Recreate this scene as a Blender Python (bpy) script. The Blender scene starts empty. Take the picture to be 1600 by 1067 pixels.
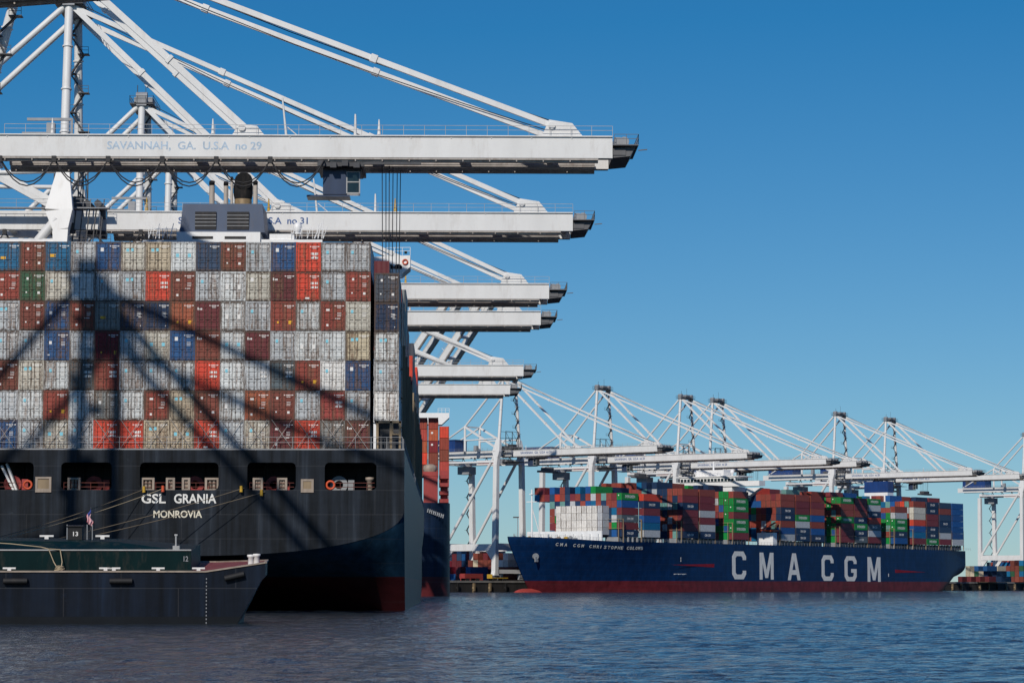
import bpy, math, random
import numpy as np
from mathutils import Vector, Matrix, noise as mnoise
random.seed(7)
R = math.radians
sc = bpy.context.scene
COL = sc.collection

# ---------------------------------------------------------------- camera
F, PX0, HZ, VPX, CAMH = 4200.0, 800.0, 915.0, 702.0, 2.5       # focal length and horizon in 1600-px units
PITCH = math.atan((HZ - 533.5) / F)
YAW = math.atan((PX0 - VPX) / F * math.cos(PITCH))
cam = bpy.data.objects.new('camera', bpy.data.cameras.new('camera'))
COL.objects.link(cam)
cam.location = (0, 0, CAMH)
cam.rotation_euler = (math.pi / 2 + PITCH, 0, -YAW)
cam.data.sensor_width = 36.0
cam.data.lens = F / 1600 * 36
cam.data.clip_start = 1.0
cam.data.clip_end = 20000
sc.camera = cam
CM = cam.rotation_euler.to_matrix()

def at(px, py, Y):
    d = CM @ Vector(((px - 800) / F, (533.5 - py) / F, -1))
    return Vector((0, 0, CAMH)) + d * (Y / d.y)

# ---------------------------------------------------------------- light
SUN_EL, SUN_AZ = R(35), R(18)       # azimuth: how far the sun stands to the left of straight behind the camera
w = bpy.data.worlds.new('World'); sc.world = w; w.use_nodes = True
nt = w.node_tree
bg = nt.nodes['Background']
sky = nt.nodes.new('ShaderNodeTexSky'); sky.sky_type = 'NISHITA'
sky.sun_disc = False
sky.sun_elevation = SUN_EL
sky.sun_rotation = math.pi + SUN_AZ
sky.altitude = 1500; sky.air_density = 1.0; sky.dust_density = 0.25; sky.ozone_density = 4.0
# a polarising filter deepens the blue: each channel of the sky gets a gain and an offset
STR = 0.085
sep = nt.nodes.new('ShaderNodeSeparateColor'); cmb = nt.nodes.new('ShaderNodeCombineColor')
nt.links.new(sky.outputs[0], sep.inputs[0])
for i, (gain, off) in enumerate(((.60, -.085), (.68, -.029), (.68, .067))):
    ma = nt.nodes.new('ShaderNodeMath'); ma.operation = 'MULTIPLY_ADD'; ma.inputs[1].default_value = gain; ma.inputs[2].default_value = off / STR
    lo = nt.nodes.new('ShaderNodeMath'); lo.operation = 'MULTIPLY'; lo.inputs[1].default_value = .14
    mx = nt.nodes.new('ShaderNodeMath'); mx.operation = 'MAXIMUM'
    nt.links.new(sep.outputs[i], ma.inputs[0]); nt.links.new(sep.outputs[i], lo.inputs[0])
    nt.links.new(ma.outputs[0], mx.inputs[0]); nt.links.new(lo.outputs[0], mx.inputs[1]); nt.links.new(mx.outputs[0], cmb.inputs[i])
nt.links.new(cmb.outputs[0], bg.inputs[0])
bg.inputs[1].default_value = STR
sun = bpy.data.objects.new('sun', bpy.data.lights.new('sun', 'SUN')); COL.objects.link(sun)
sun.data.energy = 3.5; sun.data.angle = R(0.65); sun.data.color = (1.0, 0.94, 0.86)
tosun = Vector((-math.sin(SUN_AZ) * math.cos(SUN_EL), -math.cos(SUN_AZ) * math.cos(SUN_EL), math.sin(SUN_EL)))
sun.rotation_euler = tosun.to_track_quat('Z', 'Y').to_euler()
sc.view_settings.view_transform = 'Standard'
sc.view_settings.look = 'None'
sc.view_settings.exposure = 0.0
sc.view_settings.gamma = 1.0

# ---------------------------------------------------------------- materials
class NT:
    def __init__(s, name):
        s.m = bpy.data.materials.new(name); s.m.use_nodes = True
        s.t = s.m.node_tree; s.b = s.t.nodes['Principled BSDF']
    def n(s, kind, **kw):
        o = s.t.nodes.new('ShaderNode' + kind)
        for k, v in kw.items():
            setattr(o, k, v)
        return o
    def l(s, a, b): s.t.links.new(a, b)
    def coord(s, kind='Object', scale=(1, 1, 1), rnd=0):
        tc = s.n('TexCoord'); mp = s.n('Mapping'); mp.inputs['Scale'].default_value = scale
        s.l(tc.outputs[kind], mp.inputs[0])
        if rnd:
            oi = s.n('ObjectInfo'); mu = s.n('Math', operation='MULTIPLY'); mu.inputs[1].default_value = rnd
            s.l(oi.outputs['Random'], mu.inputs[0]); s.l(mu.outputs[0], mp.inputs['Location'])
        return mp.outputs[0]
    def noise(s, vec, scale, detail=4, rough=.6):
        o = s.n('TexNoise'); o.inputs['Scale'].default_value = scale; o.inputs['Detail'].default_value = detail
        o.inputs['Roughness'].default_value = rough
        s.l(vec, o.inputs['Vector']); return o.outputs['Fac']
    def ramp(s, fac, stops, const=False):
        o = s.n('ValToRGB'); e = o.color_ramp.elements
        if const: o.color_ramp.interpolation = 'CONSTANT'
        while len(e) < len(stops): e.new(.5)
        for i, (p, c) in enumerate(stops):
            e[i].position = p; e[i].color = (c, c, c, 1) if isinstance(c, (int, float)) else (*c, 1)
        s.l(fac, o.inputs[0]); return o.outputs[0]
    def mix(s, fac, a, b, mode='MIX'):
        o = s.n('Mix', data_type='RGBA', blend_type=mode)
        for sock, v in ((o.inputs[0], fac), (o.inputs[6], a), (o.inputs[7], b)):
            if isinstance(v, (int, float)): sock.default_value = v
            elif isinstance(v, tuple): sock.default_value = (*v, 1)
            else: s.l(v, sock)
        return o.outputs[2]
    def bump(s, h, strength=.3, dist=.05):
        o = s.n('Bump'); o.inputs['Strength'].default_value = strength; o.inputs['Distance'].default_value = dist
        s.l(h, o.inputs['Height']); s.l(o.outputs[0], s.b.inputs['Normal'])
    def fin(s, col=None, rough=.5, metal=0, spec=.5):
        if col is not None:
            if isinstance(col, tuple): s.b.inputs['Base Color'].default_value = (*col, 1)
            else: s.l(col, s.b.inputs['Base Color'])
        s.b.inputs['Roughness'].default_value = rough; s.b.inputs['Metallic'].default_value = metal
        s.b.inputs['Specular IOR Level'].default_value = spec
        return s.m

def paint(name, c, rough=.5, var=.25, scale=.6, dirt=(.12, .09, .07), dirtamt=.25, stretch=(1, 1, .25), spec=.4):
    k = NT(name); v = k.coord('Object', stretch)
    a = k.noise(v, scale, 5); f = k.ramp(a, [(.35, 1 - var), (.65, 1.0)])
    col = k.mix(1.0, c, f, 'MULTIPLY')
    d = k.noise(v, scale * 3.1, 6, .7); df = k.ramp(d, [(.52, 0.0), (.75, dirtamt)])
    return k.fin(k.mix(df, col, dirt), rough, 0, spec)

M = {}
M['white'] = paint('crane_white', (.72, .715, .69), .45, .10, .25, (.34, .28, .22), .32)
M['shipwhite'] = paint('ship_white', (.82, .82, .80), .45, .06, .3, (.4, .25, .15), .2)
M['grey'] = paint('steel_grey', (.30, .31, .32), .55)
M['darkgrey'] = paint('dark_steel', (.07, .072, .078), .6)
M['black'] = paint('black_rubber', (.012, .012, .013), .7)
M['rail'] = paint('galvanised_rail', (.42, .42, .41), .5)
M['brownrail'] = paint('trolley_rail_steel', (.44, .40, .36), .6, .3, .8, (.16, .09, .06), .6)
M['blue'] = paint('machinery_blue', (.012, .05, .19), .45)
M['navy'] = paint('cab_navy', (.03, .05, .10), .4)
M['casing'] = paint('funnel_casing', (.055, .082, .14), .5, .15)
M['funnel'] = paint('funnel_tan', (.36, .25, .13), .55, .35, .8, (.03, .02, .015), .6)
M['soot'] = paint('soot_black', (.006, .006, .006), .85)
M['steelpipe'] = paint('exhaust_pipe', (.5, .44, .37), .45, .3)
M['yellow'] = paint('yellow_paint', (.55, .33, .03), .55)
M['tan'] = paint('weathered_post', (.30, .22, .13), .6, .35)
M['cream'] = paint('cream_fitting', (.36, .29, .23), .6, .3, 1.5)
M['orange'] = paint('orange_paint', (.62, .09, .03), .5)
M['dimred'] = paint('dim_red_rail', (.16, .035, .025), .6, .4)
M['redpaint'] = paint('red_oxide', (.36, .045, .04), .55, .3)
M['deckred'] = paint('deck_red', (.20, .045, .042), .65, .3, .8)
M['green'] = paint('barge_green', (.0022, .017, .018), .5, .35, spec=.1)
M['greenlight'] = paint('barge_green_edge', (.05, .12, .11), .5, .35)
M['rope'] = paint('rope_fibre', (.42, .34, .22), .9)
M['ropedark'] = paint('rope_dark', (.20, .16, .11), .9)
M['wire'] = paint('wire_black', (.02, .02, .022), .6)
M['louvre'] = paint('louvre_dark', (.012, .012, .014), .6)
M['letterwhite'] = paint('letter_white', (.80, .79, .74), .5, .15, 1.2, (.4, .3, .2), .3)
M['letteryellow'] = paint('letter_worn', (.78, .73, .58), .55, .25, 1.5, (.35, .2, .1), .5)
M['letterblue'] = paint('letter_blue', (.035, .10, .27), .5, .2)
M['letterfaded'] = paint('letter_faded_blue', (.42, .54, .66), .5, .3, 2.0, (.75, .75, .74), .8)
M['redletter'] = paint('letter_red', (.62, .05, .05), .5)
M['wedge'] = paint('wedge_red', (.50, .02, .05), .5)
M['stick_white'] = paint('sticker_white', (.78, .76, .72), .5, .1)
M['stick_blue'] = paint('sticker_blue', (.22, .60, .72), .45, .1)
M['stick_yellow'] = paint('sticker_yellow', (.80, .42, .02), .45, .1)
M['stick_red'] = paint('sticker_red', (.65, .08, .06), .45, .1)
M['glass'] = paint('dark_glass', (.015, .03, .035), .12, spec=.6)
M['concrete'] = paint('quay_concrete', (.26, .25, .23), .85, .3, .3)
M['quaydark'] = paint('quay_wall', (.035, .033, .032), .85, .4, .3)
M['asphalt'] = paint('yard_asphalt', (.06, .06, .06), .9, .3, .05)

def hull_mat(name, top, boot, zline, streak=.55, rough=.5, rust=.3, blotch=None):
    k = NT(name)
    v = k.coord('Object', (1.1, 1.1, .05)); s = k.noise(v, 1.0, 6, .65)
    v2 = k.coord('Object', (.3, .3, .22)); s2 = k.noise(v2, 1.0, 5, .6)
    v3 = k.coord('Object', (.03, .03, 2.5)); s3 = k.noise(v3, 1.0, 3, .5)
    a = k.mix(1.0, top, k.ramp(s, [(.3, 1 - streak), (.72, 1.0 + streak * 1.3)]), 'MULTIPLY')
    a = k.mix(1.0, a, k.ramp(s2, [(.3, .75), (.7, 1.25)]), 'MULTIPLY')
    a = k.mix(k.ramp(s, [(.60, 0.0), (.80, rust)]), a, blotch or (.09, .075, .065))
    tcs = k.n('TexCoord'); sps = k.n('SeparateXYZ'); k.l(tcs.outputs['Object'], sps.inputs[0])
    ads = k.n('Math', operation='ADD'); k.l(sps.outputs[0], ads.inputs[0]); k.l(sps.outputs[1], ads.inputs[1])
    cbs = k.n('CombineXYZ'); k.l(ads.outputs[0], cbs.inputs[0]); k.l(sps.outputs[2], cbs.inputs[1])
    bk = k.n('TexBrick'); bk.inputs['Scale'].default_value = 1; bk.inputs['Brick Width'].default_value = 7.5; bk.inputs['Row Height'].default_value = 2.35
    bk.inputs['Mortar Size'].default_value = .035; bk.inputs['Mortar Smooth'].default_value = .4; k.l(cbs.outputs[0], bk.inputs['Vector'])
    sc_ = k.noise(k.coord('Object', (.5, .5, .9)), 1.0, 6, .75)
    a = k.mix(k.ramp(sc_, [(.62, 0.0), (.72, rust * .6)]), a, blotch or (.075, .07, .065))
    sm = k.n('Math', operation='MULTIPLY'); sm.inputs[1].default_value = .22; k.l(bk.outputs['Fac'], sm.inputs[0])
    a = k.mix(sm.outputs[0], a, (.10, .10, .105))
    b = k.mix(1.0, boot, k.ramp(s2, [(.3, .6), (.7, 1.25)]), 'MULTIPLY')
    b = k.mix(k.ramp(s3, [(.55, 0.0), (.8, .5)]), b, tuple(min(1, c * .35 + .05) for c in boot))
    tc = k.n('TexCoord'); sp = k.n('SeparateXYZ'); k.l(tc.outputs['Object'], sp.inputs[0])
    gt = k.n('Math', operation='GREATER_THAN'); gt.inputs[1].default_value = zline; k.l(sp.outputs[2], gt.inputs[0])
    k.bump(k.noise(k.coord('Object', (.35, .35, .5)), 1.0, 2), .12, .25)
    return k.fin(k.mix(gt.outputs[0], b, a), rough, 0, .18)
M['hull_black'] = hull_mat('hull_black', (.0085, .0115, .0165), (.075, .012, .014), 3.4, 1.1, .45, .8, (.044, .055, .068))
M['hull_quarter'] = hull_mat('hull_quarter', (.010, .034, .064), (.055, .010, .012), 3.4, .4, .42, .4, (.03, .06, .09))  # black hull paint made bluer, so the quarter's sunlit look is in its colour
M['hull_navy2'] = hull_mat('hull_dark_blue', (.006, .015, .036), (.10, .014, .016), 4.7, .35, .45, .1)
M['hull_cma'] = hull_mat('hull_blue', (.0022, .022, .080), (.135, .018, .024), 5.0, .16, .45, .10, (.03, .05, .08))
M['hull_barge'] = hull_mat('hull_barge', (.0035, .0068, .014), (.006, .008, .011), .5, .8, .5, .5, (.010, .022, .046))

def container_mat(name, kind):
    """kind 'door': painted by object colour with rust and grime; 'side': corrugated; 'frame': rustier; 'attr': face colours"""
    k = NT(name)
    if kind == 'attr':
        at_ = k.n('Attribute', attribute_name='Col'); base = at_.outputs['Color']
        v = k.coord('Object', (1, 1, 1))
    else:
        oi = k.n('ObjectInfo'); base = oi.outputs['Color']; v = k.coord('Object', (1, 1, 1), 97.0)
    a = k.noise(v, 1.1, 5, .65)
    c = k.mix(1.0, base, k.ramp(a, [(.3, .82), (.7, 1.10)]), 'MULTIPLY')
    vs = k.n('Mapping'); vs.inputs['Scale'].default_value = (2.5, 2.5, .35); k.l(v, vs.inputs[0])
    st = k.noise(vs.outputs[0], 1.6, 6, .75)
    lo, hi, amt = {'door': (.52, .72, .8), 'frame': (.38, .62, .92), 'side': (.6, .8, .35), 'attr': (.62, .8, .3)}[kind]
    if kind in ('door', 'frame', 'side'):
        va = k.n('MapRange'); va.inputs[3].default_value = .86; va.inputs[4].default_value = 1.24; k.l(oi.outputs['Random'], va.inputs[0])
        vm = k.n('Math', operation='MULTIPLY'); k.l(st, vm.inputs[0]); k.l(va.outputs[0], vm.inputs[1]); st = vm.outputs[0]
    c = k.mix(k.ramp(st, [(lo, 0.0), (hi, amt)]), c, (.16, .085, .045) if kind != 'frame' else (.075, .045, .028))
    gr = k.noise(v, 3.3, 6, .7)
    c = k.mix(k.ramp(gr, [(.54, 0.0), (.78, .20)]), c, (.12, .11, .095))
    if kind in ('side', 'attr'):
        sp = k.n('SeparateXYZ'); tc = k.n('TexCoord'); k.l(tc.outputs['Object'], sp.inputs[0])
        ad = k.n('Math', operation='ADD'); k.l(sp.outputs[0], ad.inputs[0]); k.l(sp.outputs[1], ad.inputs[1])
        mu = k.n('Math', operation='MULTIPLY'); mu.inputs[1].default_value = 2 * math.pi / .55; k.l(ad.outputs[0], mu.inputs[0])
        si = k.n('Math', operation='SINE'); k.l(mu.outputs[0], si.inputs[0])
        k.bump(si.outputs[0], .32, .04)
    return k.fin(c, .55, 0, .35)
for kd in ('door', 'side', 'frame', 'attr'): M['c_' + kd] = container_mat('container_' + kd, kd)

def water_mat():
    k = NT('river_water')
    v = k.coord('Object', (1, .62, 1))
    n1 = k.noise(v, .42, 6, .62)
    n2 = k.noise(v, 1.9, 4, .6)
    n3 = k.noise(k.coord('Object', (1, .5, 1)), .06, 3, .5)
    a = k.n('Math', operation='MULTIPLY_ADD'); a.inputs[1].default_value = .35; k.l(n2, a.inputs[0]); k.l(n1, a.inputs[2])
    b = k.n('Math', operation='MULTIPLY_ADD'); b.inputs[1].default_value = .8; k.l(n3, b.inputs[0]); k.l(a.outputs[0], b.inputs[2])
    tc = k.n('TexCoord'); sp = k.n('SeparateXYZ'); k.l(tc.outputs['Object'], sp.inputs[0])
    mr = k.n('MapRange'); mr.inputs[1].default_value = 250; mr.inputs[2].default_value = 650; mr.inputs[3].default_value = .35; mr.inputs[4].default_value = 1.0
    k.l(sp.outputs[1], mr.inputs[0])
    bp = k.n('Bump'); bp.inputs['Distance'].default_value = 2.6; k.l(mr.outputs[0], bp.inputs['Strength'])
    k.l(b.outputs[0], bp.inputs['Height']); k.l(bp.outputs[0], k.b.inputs['Normal'])
    k.b.inputs['IOR'].default_value = 1.33
    return k.fin((.022, .032, .042), .10, 0, .5)
M['water'] = water_mat()

def flag_mat():
    k = NT('flag_cloth')
    tc = k.n('TexCoord'); sp = k.n('SeparateXYZ'); k.l(tc.outputs['UV'], sp.inputs[0])
    mu = k.n('Math', operation='MULTIPLY'); mu.inputs[1].default_value = 6.5; k.l(sp.outputs[1], mu.inputs[0])
    fr = k.n('Math', operation='FRACT'); k.l(mu.outputs[0], fr.inputs[0])
    st = k.n('Math', operation='LESS_THAN'); st.inputs[1].default_value = .5; k.l(fr.outputs[0], st.inputs[0])
    c = k.mix(st.outputs[0], (.72, .68, .68), (.55, .05, .08))
    a = k.n('Math', operation='LESS_THAN'); a.inputs[1].default_value = .42; k.l(sp.outputs[0], a.inputs[0])
    b = k.n('Math', operation='GREATER_THAN'); b.inputs[1].default_value = .46; k.l(sp.outputs[1], b.inputs[0])
    m = k.n('Math', operation='MULTIPLY'); k.l(a.outputs[0], m.inputs[0]); k.l(b.outputs[0], m.inputs[1])
    return k.fin(k.mix(m.outputs[0], c, (.03, .05, .22)), .8)
M['flag'] = flag_mat()

# ---------------------------------------------------------------- mesh helpers
class MB:
    def __init__(s): s.v = []; s.f = []; s.mi = []; s.smooth = []
    def add(s, vs, fs, mi=0, smooth=False):
        o = len(s.v); s.v += [Vector(p) for p in vs]
        for f in fs: s.f.append([i + o for i in f]); s.mi.append(mi); s.smooth.append(smooth)
        return s
    def box(s, c, d, mi=0, M3=None, top=None):
        """box centred at c with full sizes d; top=(tx,ty) scales the upper face"""
        tx, ty = top or (1, 1); P = []
        for z in (-1, 1):
            fx, fy = (tx, ty) if z > 0 else (1, 1)
            for x, y in ((-1, -1), (1, -1), (1, 1), (-1, 1)):
                p = Vector((x * d[0] / 2 * fx, y * d[1] / 2 * fy, z * d[2] / 2))
                P.append(Vector(c) + (M3 @ p if M3 else p))
        return s.add(P, [(0, 3, 2, 1), (4, 5, 6, 7), (0, 1, 5, 4), (1, 2, 6, 5), (2, 3, 7, 6), (3, 0, 4, 7)], mi)
    def bb(s, a, b, mi=0):
        a, b = Vector(a), Vector(b); return s.box((a + b) / 2, b - a, mi)
    def frame(s, p, q, up=(0, 0, 1)):
        d = (Vector(q) - Vector(p)).normalized(); up = Vector(up)
        if abs(d.dot(up)) > .98: up = Vector((1, 0, 0))
        x = d.cross(up).normalized(); y = x.cross(d).normalized(); return d, x, y
    def beam(s, p, q, wd, h, mi=0, up=(0, 0, 1), w2=None, h2=None):
        p, q = Vector(p), Vector(q); d, x, y = s.frame(p, q, up); P = []
        for o, a, b in ((p, wd, h), (q, w2 or wd, h2 or h)):
            P += [o - x * a / 2 - y * b / 2, o + x * a / 2 - y * b / 2, o + x * a / 2 + y * b / 2, o - x * a / 2 + y * b / 2]
        return s.add(P, [(0, 1, 2, 3), (7, 6, 5, 4), (0, 4, 5, 1), (1, 5, 6, 2), (2, 6, 7, 3), (3, 7, 4, 0)], mi)
    def tube(s, p, q, r, n=10, mi=0, r2=None, caps=True):
        p, q = Vector(p), Vector(q); d, x, y = s.frame(p, q); P = []
        for o, rr in ((p, r), (q, r if r2 is None else r2)):
            P += [o + (x * math.cos(2 * math.pi * i / n) + y * math.sin(2 * math.pi * i / n)) * rr for i in range(n)]
        s.add(P, [(i, i + n, (i + 1) % n + n, (i + 1) % n) for i in range(n)], mi, True)
        if caps: s.add(P[:n], [list(range(n))], mi); s.add(P[n:], [list(range(n))[::-1]], mi)
        return s
    def path(s, pts, r, n=5, mi=0):
        for a, b in zip(pts[:-1], pts[1:]): s.tube(a, b, r, n, mi, caps=False)
        return s
    def lathe(s, c, prof, n=16, mi=0):
        c = Vector(c); P = []
        for r, z in prof: P += [c + Vector((r * math.cos(2 * math.pi * i / n), r * math.sin(2 * math.pi * i / n), z)) for i in range(n)]
        F_ = []
        for k in range(len(prof) - 1):
            F_ += [(k * n + i, k * n + (i + 1) % n, (k + 1) * n + (i + 1) % n, (k + 1) * n + i) for i in range(n)]
        return s.add(P, F_, mi, True)
    def rails(s, p, q, h=1.1, step=2.0, r=.03, mi=0):
        p, q = Vector(p), Vector(q); L = (q - p).length; n = max(1, int(L / step)); up = Vector((0, 0, 1))
        for i in range(n + 1):
            o = p.lerp(q, i / n); s.beam(o, o + up * h, r * 1.6, r * 1.6, mi)
        for k in (.55, 1.0): s.beam(p + up * h * k, q + up * h * k, r * 1.5, r * 1.5, mi)
        return s
    def mesh(s, name):
        me = bpy.data.meshes.new(name); me.from_pydata([tuple(p) for p in s.v], [], s.f)
        me.polygons.foreach_set('material_index', s.mi); me.polygons.foreach_set('use_smooth', s.smooth)
        me.update(); return me
    def build(s, name, mats, parent=None):
        return obj(name, s.mesh(name), mats, parent)

def obj(name, me, mats=None, parent=None, label=None):
    if mats is not None:
        for m in (mats if isinstance(mats, (list, tuple)) else [mats]): me.materials.append(M[m])
    o = bpy.data.objects.new(name, me); COL.objects.link(o)
    if parent: o.parent = parent
    if label: o['label'] = label
    return o
def thing(name, label, cat, loc=(0, 0, 0), rz=0, group=None):
    o = bpy.data.objects.new(name, None); COL.objects.link(o); o.empty_display_size = .5
    o.location = loc; o.rotation_euler = (0, 0, rz); tag(o, label, cat, group); return o
def tag(o, label, cat, group=None):
    o['label'] = label; o['category'] = cat
    if group: o['group'] = group
    return o
def structure(o): o['kind'] = 'structure'; return o

_tx = {}
def text_mesh(body, width, height, bold=.0, depth=.012, spacing=1.0):
    """flat lettering mesh in x (0..width), y (0..height), normal +z"""
    cu = bpy.data.curves.new('lettering', 'FONT'); cu.body = body; cu.extrude = .02; cu.offset = bold; cu.space_character = spacing
    cu.resolution_u = 3
    o = bpy.data.objects.new('lettering', cu); COL.objects.link(o)
    dg = bpy.context.evaluated_depsgraph_get(); dg.update()
    me = bpy.data.meshes.new_from_object(o.evaluated_get(dg))
    bpy.data.objects.remove(o)
    xs = [v.co.x for v in me.vertices]; ys = [v.co.y for v in me.vertices]
    x0, x1, y0, y1 = min(xs), max(xs), min(ys), max(ys)
    for v in me.vertices:
        v.co = Vector(((v.co.x - x0) / (x1 - x0) * width, (v.co.y - y0) / (y1 - y0) * height, depth if v.co.z > 0 else 0))
    me.name = 'lettering'
    return me
def place(o, origin, xdir, ydir):
    x = Vector(xdir).normalized(); y = Vector(ydir); y = (y - x * y.dot(x)).normalized(); z = x.cross(y)
    m = Matrix((x, y, z)).transposed().to_4x4(); m.translation = Vector(origin); o.matrix_local = m
    return o
ORD = ['zeroth', 'first', 'second', 'third', 'fourth', 'fifth', 'sixth', 'seventh', 'eighth', 'ninth', 'tenth', 'eleventh',
       'twelfth', 'thirteenth', 'fourteenth', 'fifteenth', 'sixteenth', 'seventeenth', 'eighteenth']

# ---------------------------------------------------------------- water and land
A2 = R(53)                                        # bearing of the second quay
D2 = Vector((math.cos(A2), math.sin(A2), 0)); U2 = Vector((math.sin(A2), -math.cos(A2), 0))
RAIL2 = Vector((2.1, 1087, 0))                    # a point on its waterside crane rail
def river():
    """one sheet: a waved patch where ripples can be told apart, flat (bumped) water beyond it"""
    rg = np.random.default_rng(4)
    xs = np.linspace(-150, 150, 820); ys = 66 * np.exp(np.linspace(0, math.log(720 / 66), 800))
    X, Y = np.meshgrid(xs, ys); Z = np.zeros_like(X)
    for k in range(46):
        lam = .45 * (4.2 / .45) ** rg.random(); th = rg.normal(1.25, .75); kx, ky = math.cos(th) * 2 * math.pi / lam, math.sin(th) * 2 * math.pi / lam
        Z += .0043 * lam ** .80 * np.sin(kx * X + ky * Y + rg.random() * 6.28)
    Z *= .85 + .22 * np.sin(X * .05 + .7 * np.sin(Y * .031)) * np.sin(Y * .043 + 1)
    edge = np.minimum(np.minimum(1, (150 - abs(X)) / 6), np.minimum(1, np.minimum((Y - 66) / 3, (720 - Y) / 330))); Z *= edge
    n0, n1 = X.shape; V = np.stack([X, Y, Z], -1).reshape(-1, 3)
    i = np.arange(n0 * n1).reshape(n0, n1)
    Q_ = np.stack([i[:-1, :-1], i[:-1, 1:], i[1:, 1:], i[1:, :-1]], -1).reshape(-1, 4)
    out = np.array([(-3000, -300), (6000, -300), (6000, 9000), (-3000, 9000), (-3000, 66), (6000, 66), (-3000, 720), (6000, 720)], float)
    b = len(V); V = np.concatenate([V, np.c_[out, np.zeros(8)]])
    c = [i[0, 0], i[0, -1], i[-1, -1], i[-1, 0]]
    Q_ = np.concatenate([Q_, [[b, b + 1, c[1], c[0]]], [[b, c[0], c[3], b + 3]], [[c[1], b + 1, b + 2, c[2]]], [[c[3], c[2], b + 2, b + 3]]])
    me = bpy.data.meshes.new('river'); me.vertices.add(len(V)); me.vertices.foreach_set('co', V.ravel())
    me.loops.add(Q_.size); me.loops.foreach_set('vertex_index', Q_.ravel().astype(np.int32))
    me.polygons.add(len(Q_)); me.polygons.foreach_set('loop_start', np.arange(0, Q_.size, 4, dtype=np.int32))
    me.update(calc_edges=True); me.polygons.foreach_set('use_smooth', np.ones(len(Q_), bool)); return me
structure(obj('river', river(), 'water'))
QX, QZ = -48.6, 4.6
e0 = RAIL2 + U2 * 4
cr = e0 + D2 * ((QX - e0.x) / D2.x)
e1 = e0 + D2 * 1500
mb = MB()
Wp = [(QX, -250), (QX, cr.y), (e1.x, e1.y), (e1.x - 3000, e1.y + 3000), (-3000, 5000), (-3000, -250)]
mb.add([(x, y, QZ) for x, y in Wp], [range(6)], 0)
for i in range(2):
    (xa, ya), (xb, yb) = Wp[i], Wp[i + 1]
    mb.add([(xa, ya, -2), (xb, yb, -2), (xb, yb, QZ), (xa, ya, QZ)], [(0, 1, 2, 3)], 1)
structure(mb.build('quay_ground', ['asphalt', 'quaydark']))
mb = MB()
for i in range(2):
    a = Vector((*Wp[i], QZ - .35)); b = Vector((*Wp[i + 1], QZ - .35)); mb.beam(a, b, .5, .9)
structure(mb.build('quay_kerb', 'concrete'))

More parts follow.
